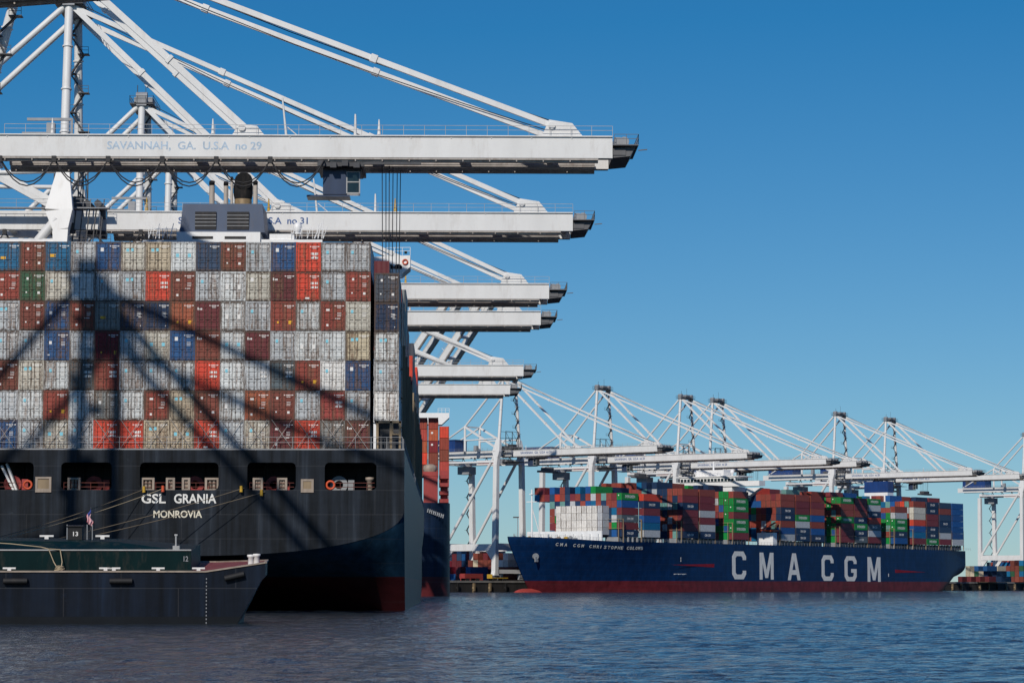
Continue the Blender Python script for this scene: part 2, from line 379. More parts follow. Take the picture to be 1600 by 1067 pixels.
# ---------------------------------------------------------------- ship-to-shore cranes
M['tipgrey'] = paint('tip_steel', (.13, .13, .135), .6)
def crane(label, loc, rz, zb, za, tip, number, group, gauge=26.0, faded=True, trolley_u=None, raised=None, hinge=5.0,
          apex_u=0.0, inner=.42, near=False, mast_u=0.0, rope_z=None, tilt=0.0, detail=True, text_u=None):
    c = thing('quay_crane', label, 'crane', loc, rz, group)
    zq = QZ
    zl = zb - 6.0
    G = gauge
    def part(name, mb, mat='white', parent=None): return mb.build(name, mat, parent or c)
    # legs with bogies
    for u in (0, -G):
        for v in (-10, 10):
            mb = MB().beam((u, v, zq + 2.2), (u, v * .9, zl), 2.3, 2.0, up=(1, 0, 0), w2=2.0, h2=1.8)
            mb.beam((u, v, zq + 2.2), (u, v, zq + 4.4), 3.4, 1.9, up=(1, 0, 0), w2=2.0, h2=1.7)
            lg = part('leg', mb)
            b = MB()
            for k in (-2.6, -.9, .9, 2.6):
                b.box((u, v + k, zq + .95), (.9, 1.5, .9)); b.tube((u - .3, v + k, zq + .45), (u + .3, v + k, zq + .45), .42, 10)
            b.box((u, v, zq + 1.8), (1.2, 6.6, .9))
            part('bogie', b, 'grey', lg)
    # sill and portal beams
    for u in (0, -G):
        part('sill_beam', MB().bb((u - .7, -9.2, zq + 3.0), (u + .7, 9.2, zq + 4.6)))
        part('portal_beam', MB().bb((u - .8, -9.05, zq + 12.6), (u + .8, 9.05, zq + 15.4)))
    for v in (-10, 10):
        vv = v * .965
        mb = MB().bb((-G + .95, vv - .8, zq + 12.3), (-.95, vv + .8, zq + 15.1))
        for s, u0 in ((1, -G + .95), (-1, -.95)):      # knees under the portal
            mb.add([(u0, vv - .55, zq + 12.3), (u0 + s * 3.6, vv - .55, zq + 12.3), (u0, vv - .55, zq + 7.6),
                    (u0, vv + .55, zq + 12.3), (u0 + s * 3.6, vv + .55, zq + 12.3), (u0, vv + .55, zq + 7.6)],
                   [(0, 1, 2), (3, 5, 4), (0, 3, 4, 1), (1, 4, 5, 2), (2, 5, 3, 0)])
        part('portal_beam', mb)
        part('brace', MB().tube((-G + .6, v * .95, zq + 15), (-.6, v * .87, zb - 1.6), .62, 12))
        part('brace', MB().tube((-G, v * .9, zl + 1.2), (0, v * .9, zl + 1.2), .5, 10))
        part('tie', MB().tube((-19, v * .52, zb + 4.7), (mast_u - .6, v * .73, zb + 4.9), .3, 10))
    for u in (0, -G):
        part('cross_beam', MB().bb((u - .8, -8.2, zl + .4), (u + .8, 8.2, zl + 2.4)))
    # gussets that carry the masts
    for v in (-1, 1):
        mb = MB().beam((0, v * 9, zl - .2), (0, v * 8.6, zb - 3.2), 2.0, 1.8, up=(1, 0, 0), w2=1.8, h2=2.0)
        mb.beam((0, v * 8.6, zb - 3.2), (-.3, v * 8.2, zb - .6), 1.8, 2.0, up=(1, 0, 0), w2=1.7, h2=3.6)
        mb.beam((-.3, v * 8.2, zb - .6), (mast_u, v * 7.2, zb + 4.6), 1.7, 3.6, up=(1, 0, 0), w2=1.35, h2=1.7)
        part('gusset', mb)
    T = {}
    for v in (-1, 1):
        a, b = Vector((mast_u, v * 7.25, zb + 4.3)), Vector((apex_u, v * 4.4, za))
        mb = MB().tube(a, b, .62, 16, r2=.55)
        for k in range(1, 4): mb.tube(a.lerp(b, k / 4 - .004), a.lerp(b, k / 4 + .004), .72, 16)
        m_ = part('mast', mb)
        mb = MB()                                       # ladder or stair beside the mast
        if v > 0:
            n = 9
            for k in range(n):
                p, q = a.lerp(b, k / n), a.lerp(b, (k + 1) / n)
                s = 1 if k % 2 else -1
                mb.beam(p + Vector((s * .9, -1.0, 0)), q + Vector((-s * .9, -1.0, 0)), .5, .16)
                mb.box(q + Vector((-s * .9, -1.2, 0)), (1.5, 1.3, .12)); mb.rails(q + Vector((-s * .9 - .7, -1.8, 0)), q + Vector((-s * .9 + .7, -1.8, 0)), 1.0, 1.4, .035)
            part('stair', mb, 'darkgrey', m_)
        else:
            for k in (-.25, .25): mb.beam(a + Vector((k - .1, 1.0, 0)), b + Vector((k - .1, .9, 0)), .07, .07)
            part('ladder', mb, 'grey', m_)
    # apex
    mb = MB().bb((apex_u - .8, -5.2, za - .3), (apex_u + .8, 5.2, za + .9))
    mb.bb((apex_u - 1.6, -1.6, za + .9), (apex_u + 1.4, 1.6, za + 1.7))
    for v in (-4.4, 4.4): mb.tube((apex_u - .9, v, za + 1.2), (apex_u + .9, v, za + 1.2), .8, 14)
    ap = part('apex_beam', mb, 'grey')
    mb = MB().bb((apex_u - 1.9, -5.2, za - .05), (apex_u + 1.9, 5.2, za + .12))
    for p, q in (((-1.9, -5.2), (1.9, -5.2)), ((-1.9, 5.2), (1.9, 5.2)), ((-1.9, -5.2), (-1.9, 5.2)), ((1.9, -5.2), (1.9, 5.2))):
        mb.rails((apex_u + p[0], p[1], za + .1), (apex_u + q[0], q[1], za + .1), 1.2, 1.2, .035)
    mb.tube((apex_u, 1, za + 1.6), (apex_u, 1, za + 4.8), .05, 6); mb.tube((apex_u - 1, -2, za + 1.6), (apex_u - 1, -2, za + 3.6), .07, 6)
    part('apex_platform', mb, 'darkgrey', ap)
    mb = MB()                                           # hoist frame between the masts above the hinge
    for u_ in (-1.6, 1.6):
        for v in (-4.6, 0, 4.6): mb.beam((mast_u + u_, v, zb + .2), (mast_u + u_, v, zb + 8.0), .16, .16)
        for z_ in (2.6, 5.3, 8.0):
            mb.beam((mast_u + u_, -4.6, zb + z_), (mast_u + u_, 4.6, zb + z_), .14, .14)
        mb.beam((mast_u + u_, -4.6, zb + .3), (mast_u + u_, 0, zb + 5.3), .1, .1); mb.beam((mast_u + u_, 4.6, zb + 2.6), (mast_u + u_, 0, zb + 8), .1, .1)
    mb.box((mast_u, 2.4, zb + 1.5), (2.6, 2.2, 2.6)); mb.box((mast_u, -2.6, zb + 1.1), (2.4, 1.8, 1.8))
    part('hoist_frame', mb, 'darkgrey')
    # fixed girder
    ub = -G - 16
    mb = MB()
    for v in (-3.9, 3.9): mb.bb((ub, v - .65, zb - 2.5), (hinge - .6, v + .65, zb))
    for u in (ub + .4, -G - 4, -G + 8, -8): mb.bb((u - .4, -3.25, zb - 2.0), (u + .4, 3.25, zb - .6))
    part('girder', mb)
    # boom
    a = raised if raised is not None else tilt
    mb = MB()
    L = tip - hinge
    for v in (-3.9, 3.9):
        mb.bb((.4, v - .65, -2.5), (L, v + .65, -.12))
        mb.bb((.4, v - .85, -.12), (L, v + .85, 0))            # top flange
        for k in range(int(L / 4.5)):
            mb.bb((1.2 + k * 4.5, v - .72, -.34), (1.3 + k * 4.5, v + .72, -.12))
    for k in range(int(L / 10) + 1):
        u = min(2 + k * 10, L - 1); mb.bb((u - .35, -3.25, -1.9), (u + .35, 3.25, -.5))
    bm = mb.build('boom', 'white', c)
    bm.location = (hinge, 0, zb); bm.rotation_euler = (0, -a, 0)
    def bpart(name, mb, mat='white'): return mb.build(name, mat, bm)
    mb = MB()
    for v in (-3.9, 3.9):
        s = 1 if v > 0 else -1
        mb.bb((.4, v - .60, -2.72), (L - 1.6, v + .60, -2.5)); mb.bb((.4, v - s * .66 - .5, -2.35), (L - 1.6, v - s * .66 + .1, -2.15))
        mb.bb((.4, v - s * 1.1 - .15, -2.15), (L - 1.6, v - s * 1.1 + .15, -1.95)); mb.bb((.4, v - .3, -2.95), (L - 1.6, v + .3, -2.72))
        for k in range(int(L / 3)): mb.bb((1 + k * 3, v - .58, -2.92), (1.12 + k * 3, v + .58, -2.72))
    bpart('trolley_rail', mb, 'brownrail')
    mb = MB()
    for v in (-4.7, 4.7): mb.rails((1, v, 0), (L, v, 0), 1.1, 2.3, .03)
    bpart('railing', mb, 'rail')
    mb = MB().bb((L + .06, -4.3, -2.1), (L + 1.5, 4.3, -1.5)); mb.bb((L + .06, -4.9, -1.1), (L + 2.9, 4.9, -.98))
    mb.add([(L + .06, -4.2, -1.3), (L + 2.6, -4.2, -1.1), (L + 2.0, -4.2, -2.2), (L + .06, -4.2, -2.4),
            (L + .06, 4.2, -1.3), (L + 2.6, 4.2, -1.1), (L + 2.0, 4.2, -2.2), (L + .06, 4.2, -2.4)],
           [(0, 1, 2, 3), (7, 6, 5, 4), (3, 2, 6, 7), (1, 5, 6, 2), (0, 4, 5, 1)])
    for v in (-4.9, 4.9): mb.rails((L + .2, v, -.95), (L + 2.9, v, -.95), 1.1, 1.1, .035)
    mb.rails((L + 2.9, -4.9, -.95), (L + 2.9, 4.9, -.95), 1.1, 1.2, .035)
    mb.beam((L + 2.9, -4.5, -1.6), (L + 3.9, -4.5, -1.5), .11, .11)
    bpart('tip_platform', mb, 'tipgrey')
    mb = MB()
    for v in (-2.4, 0, 2.4): mb.tube((L + 1.4, v - .9, -.4), (L + 1.4, v + .9, -.4), .55, 14)
    mb.bb((L + .3, -3.2, -.9), (L + 1.0, 3.2, .1))
    bpart('sheave', mb, 'grey')
    mb = MB()
    for u in (L * .09, L * .35, L * .62): mb.tube((u, -3.9, 0), (u, -3.9, 1.9), .22, 8, r2=.06)
    bpart('marker_post', mb, 'yellow' if number in ('31', '32') else 'white')
    if near and number:
        ua = tip * .49 - hinge
        mb = MB().tube((ua, 3.2, 0), (ua - .6, 3.2, 5.6), .17, 8, r2=.09).tube((ua + 2.6, 3.2, 0), (ua, 3.2, 2.2), .07, 6)
        bpart('aerial_pole', mb)
        bpart('marker_post', MB().tube((ua + 8, -3.2, 0), (ua + 8, -3.2, 2.6), .2, 8, r2=.1))
        uh = tip * .16 - hinge
        mb = MB().beam((uh - 5, -2.5, 2.0), (uh, -2.5, 2.0), .3, .3).beam((uh, -2.5, 0), (uh, -2.5, 2.1), .25, .25).box((uh - 2.3, -2.5, .8), (.9, .9, 1.5)).box((uh - 4, -2.4, .25), (3, 1, .5))
        bpart('service_hoist', mb, 'grey')
    # boom stay brackets
    uo, ui = L - 6.5, (tip * inner) - hinge
    for u, s in ((uo, 1.0), (ui, .7)):
        for v in (-3.9, 3.9):
            mb = MB().add([(u - 1.4, v - .35, 0), (u + 3.2 * s, v - .35, 0), (u + 2.0 * s, v - .35, 1.5 * s), (u - .6, v - .35, 1.9 * s),
                           (u - 1.4, v + .35, 0), (u + 3.2 * s, v + .35, 0), (u + 2.0 * s, v + .35, 1.5 * s), (u - .6, v + .35, 1.9 * s)],
                          [(0, 1, 2, 3), (7, 6, 5, 4), (1, 5, 6, 2), (2, 6, 7, 3), (3, 7, 4, 0)])
            mb.tube((u - .3, v - .6, 1.2 * s), (u - .3, v + .6, 1.2 * s), .4, 12)
            bpart('stay_bracket', mb)
    ca, sa = math.cos(a), math.sin(a)
    def bw(u, v, z): return Vector((hinge + u * ca - z * sa, v, zb + u * sa + z * ca))
    if raised is None:
        for v in (-1, 1):
            for (u, z, r, hh) in ((uo, 1.2, .52, .62), (ui, .9, .62, .74)):
                p, q = Vector((apex_u + .6, v * 4.2, za - .4)), bw(u, v * 3.9, z)
                mb = MB().beam(p, q, r, hh)
                for k in (.33, .66): mb.beam(p.lerp(q, k - .006), p.lerp(q, k + .006), r + .25, hh + .25)
                part('forestay', mb)
            mb = MB().path([Vector((apex_u + .6, v * 3.4, za + .6)).lerp(bw(uo, v * 3.4, 1.8), k / 6) - Vector((0, 0, 1.2 * math.sin(math.pi * k / 6))) for k in range(7)], .06, 5)
            part('wire_rope', mb, 'wire')
    else:
        for v in (-1, 1):
            q = bw(L * .55, v * 3.9, 1); p = Vector((apex_u + .6, v * 4.2, za - .4)); m_ = (p + q) / 2 + Vector((2, 0, -9))
            part('forestay', MB().beam(p, m_, .5, .6).beam(m_, q, .5, .6))
    # backstays, rear post
    up, zp = -19.0, zb + 10.5
    for v in (-1, 1):
        P = Vector((up, v * 5.2, zp))
        part('backstay', MB().tube((apex_u - .6, v * 4.3, za - .3), P, .42, 10))
        part('backstay', MB().tube(P, (ub + 3, v * 3.9, zb + .2), .34, 10))
        part('rear_post', MB().tube((up, v * 5.2, zb - 1.0), P + Vector((0, 0, .4)), .5, 12))
        part('backstay', MB().beam(P, (mast_u - .8, v * 6.6, zb + .6), .7, .8))
    part('post_tie', MB().beam((up, -5.2, zp), (up, 5.2, zp), .5, .5))
    # machinery house, sign and walkway clutter
    mb = MB().bb((-G - 13, -4.2, zb + .25), (-G + 1, 4.2, zb + 5.0)); mb.bb((-G - 13.3, -4.5, zb + 5.0), (-G + 1.3, 4.5, zb + 5.35))
    for k in range(7): mb.bb((-G - 12 + k * 1.9, -4.35, zb + .6), (-G - 11.6 + k * 1.9, 4.35, zb + 4.7))
    mh = part('machinery_house', mb, 'blue')
    mb = MB().bb((-G - 11, -4.4, zb + 1.8), (-G - 8.5, -4.36, zb + 4.0)); mb.bb((-G - 6, -4.4, zb + 2.2), (-G - 4.2, -4.36, zb + 3.8))
    part('vent', mb, 'darkgrey', mh)
    if detail:
        mb = MB()
        for v in (-6.4, 6.4):
            mb.bb((-G - 12, v - .6, zb + .0), (hinge + 1, v + .6, zb + .14)); mb.rails((-G - 12, v * 1.07, zb + .14), (hinge + 1, v * 1.07, zb + .14), 1.1, 2.4, .03)
        part('walkway', mb, 'grey')
        mb = MB()                                           # machinery around the hinge
        for i in range(9):
            u = .6 + (i % 5) * 1.1; v = -5.2 + (i * 2.3) % 10.4
            mb.box((u, v, zb + .5 - (i % 3) * 1.4), (1.1, 1.6, 1.0 + .3 * (i % 2)))
        for k in range(5): mb.beam((1 + k * .9, -5.6, zb - 4.6), (1.6 + k * .9, -5.6, zb + 1.4), .14, .14)
        mb.bb((-1.5, -6.4, zb - 4.75), (6.2, 6.4, zb - 4.6)); mb.rails((-1.5, -6.3, zb - 4.6), (6.2, -6.3, zb - 4.6), 1.1, 1.2, .035)
        for k in range(3): mb.tube((1.2 + 1.4 * k, -3, zb + 1.2), (1.2 + 1.4 * k, 3, zb + 1.2), .5, 12)
        part('hinge_platform', mb, 'darkgrey')
        mb = MB().bb((-13, 4.9, zl + .2), (-1.2, 5.1, zl + 2.2)); sg = part('sign_board', mb)
        mb2 = MB().bb((-13, -5.1, zl + .2), (-1.2, -4.9, zl + 2.2)); sg2 = part('sign_board', mb2)
        mb = MB()
        for i in range(12): mb.bb((-12 + i * .8, -5.13, zl + .75), (-11.45 + i * .8, -5.105, zl + 1.7))
        part('sign_mark', mb, 'redletter', sg2)
        mb = MB().bb((-5, 6.9, zb + .1), (-1.6, 9.2, zb + 2.6)).bb((-12, -8.6, zb + .15), (-10.5, -7.2, zb + 2.2))
        part('equipment_cabin', mb, 'grey')
        mb = MB().bb((-G - 3, 3, zl - 3), (-G + 3, 8, zl + .3)); part('electrical_house', mb, 'grey')
        # stair tower on the landside leg
        mb = MB()
        for k in range(12):
            z0 = zq + 4 + k * (zl - zq - 6) / 12; z1 = zq + 4 + (k + 1) * (zl - zq - 6) / 12; s = 1 if k % 2 else -1
            mb.beam((-G - 2.2 - s * 1.1, 10, z0), (-G - 2.2 + s * 1.1, 10, z1), .7, .14); mb.box((-G - 2.2 + s * 1.3, 10, z1), (1.1, 1.2, .1))
        part('stair', mb, 'darkgrey')
    # festoon loops under the girder
    tu = trolley_u if trolley_u is not None else tip * .15
    mb = MB(); n0 = -G
    step = 6.0
    nl = int((tu - n0) / step)
    for i in range(max(1, nl)):
        ua, ubb = n0 + i * step, n0 + (i + 1) * step
        for off, sag in ((0, 3.0), (.25, 2.6)):
            pts = [Vector((ua + (ubb - ua) * t / 8, -5.0 + off, zb - 2.9 - sag * (1 - (2 * t / 8 - 1) ** 2) + off * .2)) for t in range(9)]
            mb.path(pts, .075, 5)
        mb.box((ua, -5.0, zb - 2.9), (.5, .5, .7))
    part('festoon_cable', mb, 'wire')
    # trolley and cab
    if raised is None:
        mb = MB().bb((tu - 2.6, -4.4, zb - 3.5), (tu + 2.6, 4.4, zb - 3.05))
        for k in range(4): mb.box((tu - 2.1 + k * 1.3, -4.5, zb - 3.2 - .2 * (k % 2)), (.7, .7, .6))
        mb.bb((tu + 2.6, -4.6, zb - 3.3), (tu + 9, -4.2, zb - 3.05)); mb.bb((tu - 2, -3, zb - 3.8), (tu + 2.3, 3, zb - 3.5))
        tr = part('trolley', mb, 'darkgrey')
        mb = MB().bb((tu - 2.0, -3.4, zb - 6.5), (tu + .6, -.8, zb - 3.85)); mb.bb((tu - 3.8, -3.6, zb - 6.8), (tu + 1.0, -.6, zb - 6.6))
        cb = part('operator_cab', mb, 'navy', tr)
        part('window', MB().bb((tu + .62, -3.3, zb - 6.3), (tu + 2.1, -.9, zb - 4.0)), 'glass', cb)
        mb = MB()
        for du in (.66, 2.1): mb.bb((tu + du - .07, -3.38, zb - 6.4), (tu + du + .07, -3.31, zb - 3.9))
        for dz in (6.35, 5.1, 3.95): mb.bb((tu + .6, -3.37, zb - dz - .06), (tu + 2.15, -3.315, zb - dz + .06))
        part('window_frame', mb, 'rail', cb)
        mb = MB()
        zr = rope_z if rope_z is not None else zb - 7.5
        for i, (du, v) in enumerate(((4.6, -2.6), (5.4, -2.4), (6.2, 2.4), (5.8, -1.4), (4.9, 2.6), (6.6, 1.2))):
            part('hoist_rope', MB().tube((tu + du, v, zb - 3.1), (tu + 5.4 + (du - 5.4) * .8, v, zr), .05, 5), 'wire', tr)
        mb = MB().bb((tu + 4.2, -3, zr - 1.2), (tu + 6.6, 3, zr)); mb.bb((tu + 4.4, -6, zr - 2), (tu + 6.6, 6, zr - 1.2))
        part('spreader', mb, 'darkgrey', tr)
    # lettering on the near face of the boom
    if raised is None and number is not None:
        W, H = (17.2, 1.06) if near else (15.6, 1.2)
        me = text_mesh('SAVANNAH,  GA.  U.S.A  no ' + number, W, H, .02)
        t = obj('lettering', me, 'letterfaded' if faded else 'letterblue', bm)
        place(t, ((text_u if text_u is not None else tip * .12) - hinge, -3.9 - .652, -1.85 if near else -1.9), (1, 0, 0), (0, 0, 1))
    return c

G1, G2 = 'cranes on the quay beside the black ship', 'cranes along the far quay behind the blue ship'
def near_crane(px_mast, py_top, Y, label, za, tip_px, number, **kw):
    p = at(px_mast, 600, Y - 4.55); X = p.x
    zb = at(tip_px, py_top, Y - 4.55).z; tip = at(tip_px, py_top, Y - 4.55).x - X
    return crane(label, (X, Y, 0), 0, zb, za, tip, number, G1, near=True, **kw)
near_crane(-62, 213, 302, 'largest and nearest white crane, boom over the black ship\'s funnel and blue lettering', 76.5, 957, '29',
           apex_u=5.5, trolley_u=41.8, rope_z=29.0, inner=.43, text_u=15.8, hinge=3.4, detail=False)
near_crane(99, 332, 360, 'white crane with twin masts at top left, second boom from the top', 80.0, 895, '31', faded=False, trolley_u=20, text_u=14.9)
near_crane(216, 443, 437, 'white crane with third boom from top, just right of the container stack', 80.3, 858, '32', trolley_u=24)
near_crane(260, 486, 482, 'white crane with fourth boom from top, above the tilted raised boom', 80.0, 845, None, trolley_u=24)
near_crane(345, 570, 600, 'white crane with fifth boom from top, below the raised boom tip', 80.0, 818, None, trolley_u=24, detail=False)
near_crane(376, 600, 665, 'white crane with lowest and farthest of the booms beside the black ship', 79.0, 797, None, trolley_u=24, detail=False)
# crane whose long boom stands raised at a slant behind the others
for s, a_, lab in ((-47, 50, 'right one of two white cranes with booms raised at a slant'), (-68, 49, 'left one of two white cranes with booms raised at a slant')):
    crane(lab, RAIL2 + D2 * s, A2 - math.pi / 2, 58.3, 88.1, 76, None, G2, raised=R(a_), detail=False)
# crane between the camera and the stern: only its boom edge shows, its shadow falls across the containers
crane('white crane whose boom underside just shows in the top left corner', (-56.6, 194.0, 0), 0, 46.9, 80.0, 66, None, G1, tilt=R(4.5), trolley_u=8)

for px, lab, num in ((781, 'white crane behind the blue ship\'s bow, left end of far crane row', '24'),
                (928, 'second white crane from the left in the far row, mast above white containers', '25'),
                (1058, 'third white crane in the far row, rising behind the white ship bridge', '26'),
                (1108, 'fourth white crane in the far row, close beside the crane over the bridge', '27'),
                (1300, 'fifth white crane in the far row, mast over middle of blue ship', '28'),
                (1379, 'sixth white crane in the far row, above the blue and white funnel', '21'),
                (1596, 'white crane at right edge standing clear behind the blue ship\'s stern', '22')):
    r = (px + 14 - VPX) / F
    s = (r * RAIL2.y - RAIL2.x) / (D2.x - r * D2.y)
    loc = RAIL2 + D2 * s
    crane(lab, loc, A2 - math.pi / 2, 58.3, 88.1 - .0015 * s, 76.0 - .004 * s, num, G2, faded=False,
          trolley_u=14 if px != 1300 else 22, gauge=26)

# ---------------------------------------------------------------- hull loft
def lerp(a, b, t): return a + (b - a) * t
def sst(a, b, x):
    t = max(0, min(1, (x - a) / (b - a))); return t * t * (3 - 2 * t)

def hull_side_mesh(stations, half, lift, ztop, rake, nz=22, inner=True):
    """stations along +y from the stern or stem; both sides, keel strip and deck in one mesh"""
    mb = MB(); rows = []
    for s in stations:
        z0, z1 = lift(s), ztop(s); pts = []
        for k in range(nz + 1):
            t = k / nz; z = z0 + (z1 - z0) * (t ** 1.5)
            pts.append((half(s, z), s + rake(s, z), z))
        rows.append(pts)
    for side in (1, -1):
        V = [(side * x, y, z) for r in rows for x, y, z in r]; n = nz + 1; Fc = []
        for i in range(len(rows) - 1):
            for k in range(nz):
                q = [i * n + k, (i + 1) * n + k, (i + 1) * n + k + 1, i * n + k + 1]
                Fc.append(q if side > 0 else q[::-1])
        mb.add(V, Fc, 0, True)
    V = []; 
    for r in rows: V += [(r[0][0], r[0][1], r[0][2]), (-r[0][0], r[0][1], r[0][2])]
    mb.add(V, [(2 * i, 2 * i + 1, 2 * i + 3, 2 * i + 2) for i in range(len(rows) - 1)], 0)
    V = []
    for r in rows: V += [(r[-1][0], r[-1][1], r[-1][2] - .02), (-r[-1][0], r[-1][1], r[-1][2] - .02)]
    mb.add(V, [(2 * i, 2 * i + 2, 2 * i + 3, 2 * i + 1) for i in range(len(rows) - 1)], 0)
    return mb

# ---------------------------------------------------------------- the black ship
SY = 262.0
tl = at(632, 703, SY)                          # starboard top corner of the transom
HB = 21.6
SX = tl.x - HB; DZ = tl.z
ship = thing('container_ship', 'black container ship seen from astern, loaded with containers, white name on its stern', 'ship', (SX, SY, 0))
def L1(py): return at(0, py, SY).z             # height of an image row on the transom
def X1(px): return at(px, 780, SY).x - SX
zb0 = L1(868)
def lift1(s): return lerp(zb0, -6, sst(0, 70, s) ** .8) if s < 70 else -6
def half1(s, z):
    h = lerp(4.6, 3.0, min(1, s / 60)); u = max(0, min(1, (z - lift1(s)) / h))
    g = (1 - (1 - u) ** 2.3) ** (1 / 2.3)
    bow = 1 - sst(lerp(150, 205, max(0, min(1, z / 14))), 299, s) ** 1.6 * (1 if z < 4 else .92)
    return max(.05, HB * g * bow)
st = [0, .02, 2, 5, 9, 14, 20, 26, 32, 38, 44, 50, 56, 62, 70, 90, 130, 170, 205, 220, 235, 250, 262, 274, 284, 292, 298]
hm = hull_side_mesh(st, half1, lift1, lambda s: DZ + sst(240, 298, s) * 4, lambda s, z: 0)
hull1 = hm.build('hull', 'hull_black', ship)
# transom with its five mooring openings
holes = [(X1(-60), X1(52)), (X1(95), X1(174)), (X1(218), X1(341)), (X1(386), X1(462)), (X1(507), X1(588))]
hz0, hz1, rc = L1(765), L1(722), .45
xs = set(round(-HB + i * .6, 4) for i in range(int(2 * HB / .6) + 1)) | {HB}
for a, b in holes:
    for e, sgn in ((a, 1), (b, -1)):
        for t in (0, .15, .3, .5, .75, 1): xs.add(round(e + sgn * rc * t, 4))
xs |= {-HB + .001, HB - .05, HB - .2}
xs = sorted(xs)
def trans_bottom(x):
    u = 1 - max(0, 1 - (min(1, abs(x) / HB)) ** 2.3) ** (1 / 2.3); return zb0 + 4.6 * u
def hole_at(x):
    for a, b in holes:
        if a - 1e-6 <= x <= b + 1e-6:
            e = min(x - a, b - x); d = 0 if e >= rc else rc - math.sqrt(max(0, rc * rc - (rc - e) ** 2))
            return hz0 + d, hz1 - d
mb = MB()
for x0, x1 in zip(xs[:-1], xs[1:]):
    b0, b1 = trans_bottom(x0), trans_bottom(x1); h = hole_at((x0 + x1) / 2)
    nb = 5
    def strip(a0, a1, c0, c1): mb.add([(x0, 0, a0), (x1, 0, a1), (x1, 0, c1), (x0, 0, c0)], [(0, 1, 2, 3)])
    if h:
        h0, h1 = hole_at(x0) or h, hole_at(x1) or h
        strip(b0, b1, h0[0], h1[0]); strip(h0[1], h1[1], DZ, DZ)
        for (p, q) in ((h0[0], h1[0]), (h0[1], h1[1])):       # reveal
            mb.add([(x0, 0, p), (x1, 0, q), (x1, .35, q), (x0, .35, p)], [(0, 1, 2, 3)])
    else: strip(b0, b1, DZ, DZ)
for a, b in holes:
    for e in (a, b): mb.add([(e, 0, hz0 + rc), (e, .35, hz0 + rc), (e, .35, hz1 - rc), (e, 0, hz1 - rc)], [(0, 1, 2, 3)])
mb.build('transom', 'hull_black', ship)
# quarters: outboard of the overhang the shell runs on down from the transom knuckle
for sd in (1, -1):
    mb = MB(); nx, nz = 22, 14; P = []
    def sq(x, z):
        t = (x - 6) / (HB - 6); A_ = 8.5 + 30 * (1 - t) ** 1.25; zt_ = trans_bottom(x); return A_ * max(0, 1 - (z + 1.5) / (zt_ + 1.5)) ** 1.25
    for i in range(nx + 1):
        x = lerp(6, HB, i / nx); zt_ = trans_bottom(x)
        for k in range(nz + 1):
            z = lerp(zt_ - .01, -1.5, k / nz); P.append((sd * x, .03 + sq(x, z), z))
    mb.add(P, [((i * (nz + 1) + k, i * (nz + 1) + k + 1, (i + 1) * (nz + 1) + k + 1, (i + 1) * (nz + 1) + k))[::sd] for i in range(nx) for k in range(nz)], 0, True)
    zs_ = [lerp(trans_bottom(HB) - .01, -1.5, k / nz) for k in range(nz + 1)]
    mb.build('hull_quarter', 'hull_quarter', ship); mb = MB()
    mb.add([(sd * (HB - .006), .03 + sq(HB, z), z) for z in zs_] + [(sd * (HB - .006), 60, z) for z in zs_], [(k, k + nz + 1, k + nz + 2, k + 1)[::-sd] for k in range(nz)], 0)
    mb.build('hull', 'hull_black', ship)
mb = MB()
a, b, y0, y1, z0, z1 = -HB + .6, HB - .6, .36, 7.5, hz0 - .25, hz1 + .35
mb.add([(a, y0, z0), (b, y0, z0), (b, y1, z0), (a, y1, z0), (a, y0, z1), (b, y0, z1), (b, y1, z1), (a, y1, z1)],
       [(0, 1, 2, 3), (7, 6, 5, 4), (3, 2, 6, 7), (0, 3, 7, 4), (1, 5, 6, 2)])
for k in range(14):
    x = a + (k + .5) * (b - a) / 14; mb.bb((x - .08, y1 - .35, z0), (x + .08, y1 - .01, z1))
mb.build('mooring_deck', 'hull_black', ship)
# fittings in the openings
def fair(px0, px1, y=.5, mat='cream', h=1.45):
    x0, x1 = X1(px0), X1(px1); z = hz0 - .24
    m_ = MB().bb((x0, y, z), (x1, y + .7, z + .35)).bb((x0, y, z + h - .2), (x1, y + .7, z + h)).bb((x0, y, z + .35), (x0 + .22, y + .7, z + h - .2)).bb((x1 - .22, y, z + .35), (x1, y + .7, z + h - .2))
    for t in (.36, .64): m_.tube((lerp(x0, x1, t), y + .35, z + .35), (lerp(x0, x1, t), y + .35, z + h - .2), .16, 10)
    m_.build('roller_fairlead', mat, ship)
for q in ((58, 80), (104, 124), (219, 240), (258, 272), (283, 296), (319, 341), (394, 410), (432, 448)): fair(*q)
fair(470, 490, -.12, 'cream', 1.3); fair(55, 80, -.12, 'cream', 1.5)
for pa_, pb_ in ((471.5, 488.5), (57, 78)): MB().bb((X1(pa_), -.06, hz0 - .02), (X1(pb_), -.012, hz0 + 1.0)).build('fairlead_plate', 'tan', ship)
mb = MB()
for z in (.95, .55): 
    for (p, q) in holes: mb.tube((p + .2, .55, hz0 - .24 + z), (q - .2, .55, hz0 - .24 + z), .035, 6)
for (p, q) in holes:
    for k in range(int((q - p) / 1.3) + 1): mb.tube((p + .2 + k * 1.3, .55, hz0 - .2), (p + .2 + k * 1.3, .55, hz0 + .75), .03, 5)
mb.build('guard_rail', 'dimred', ship)
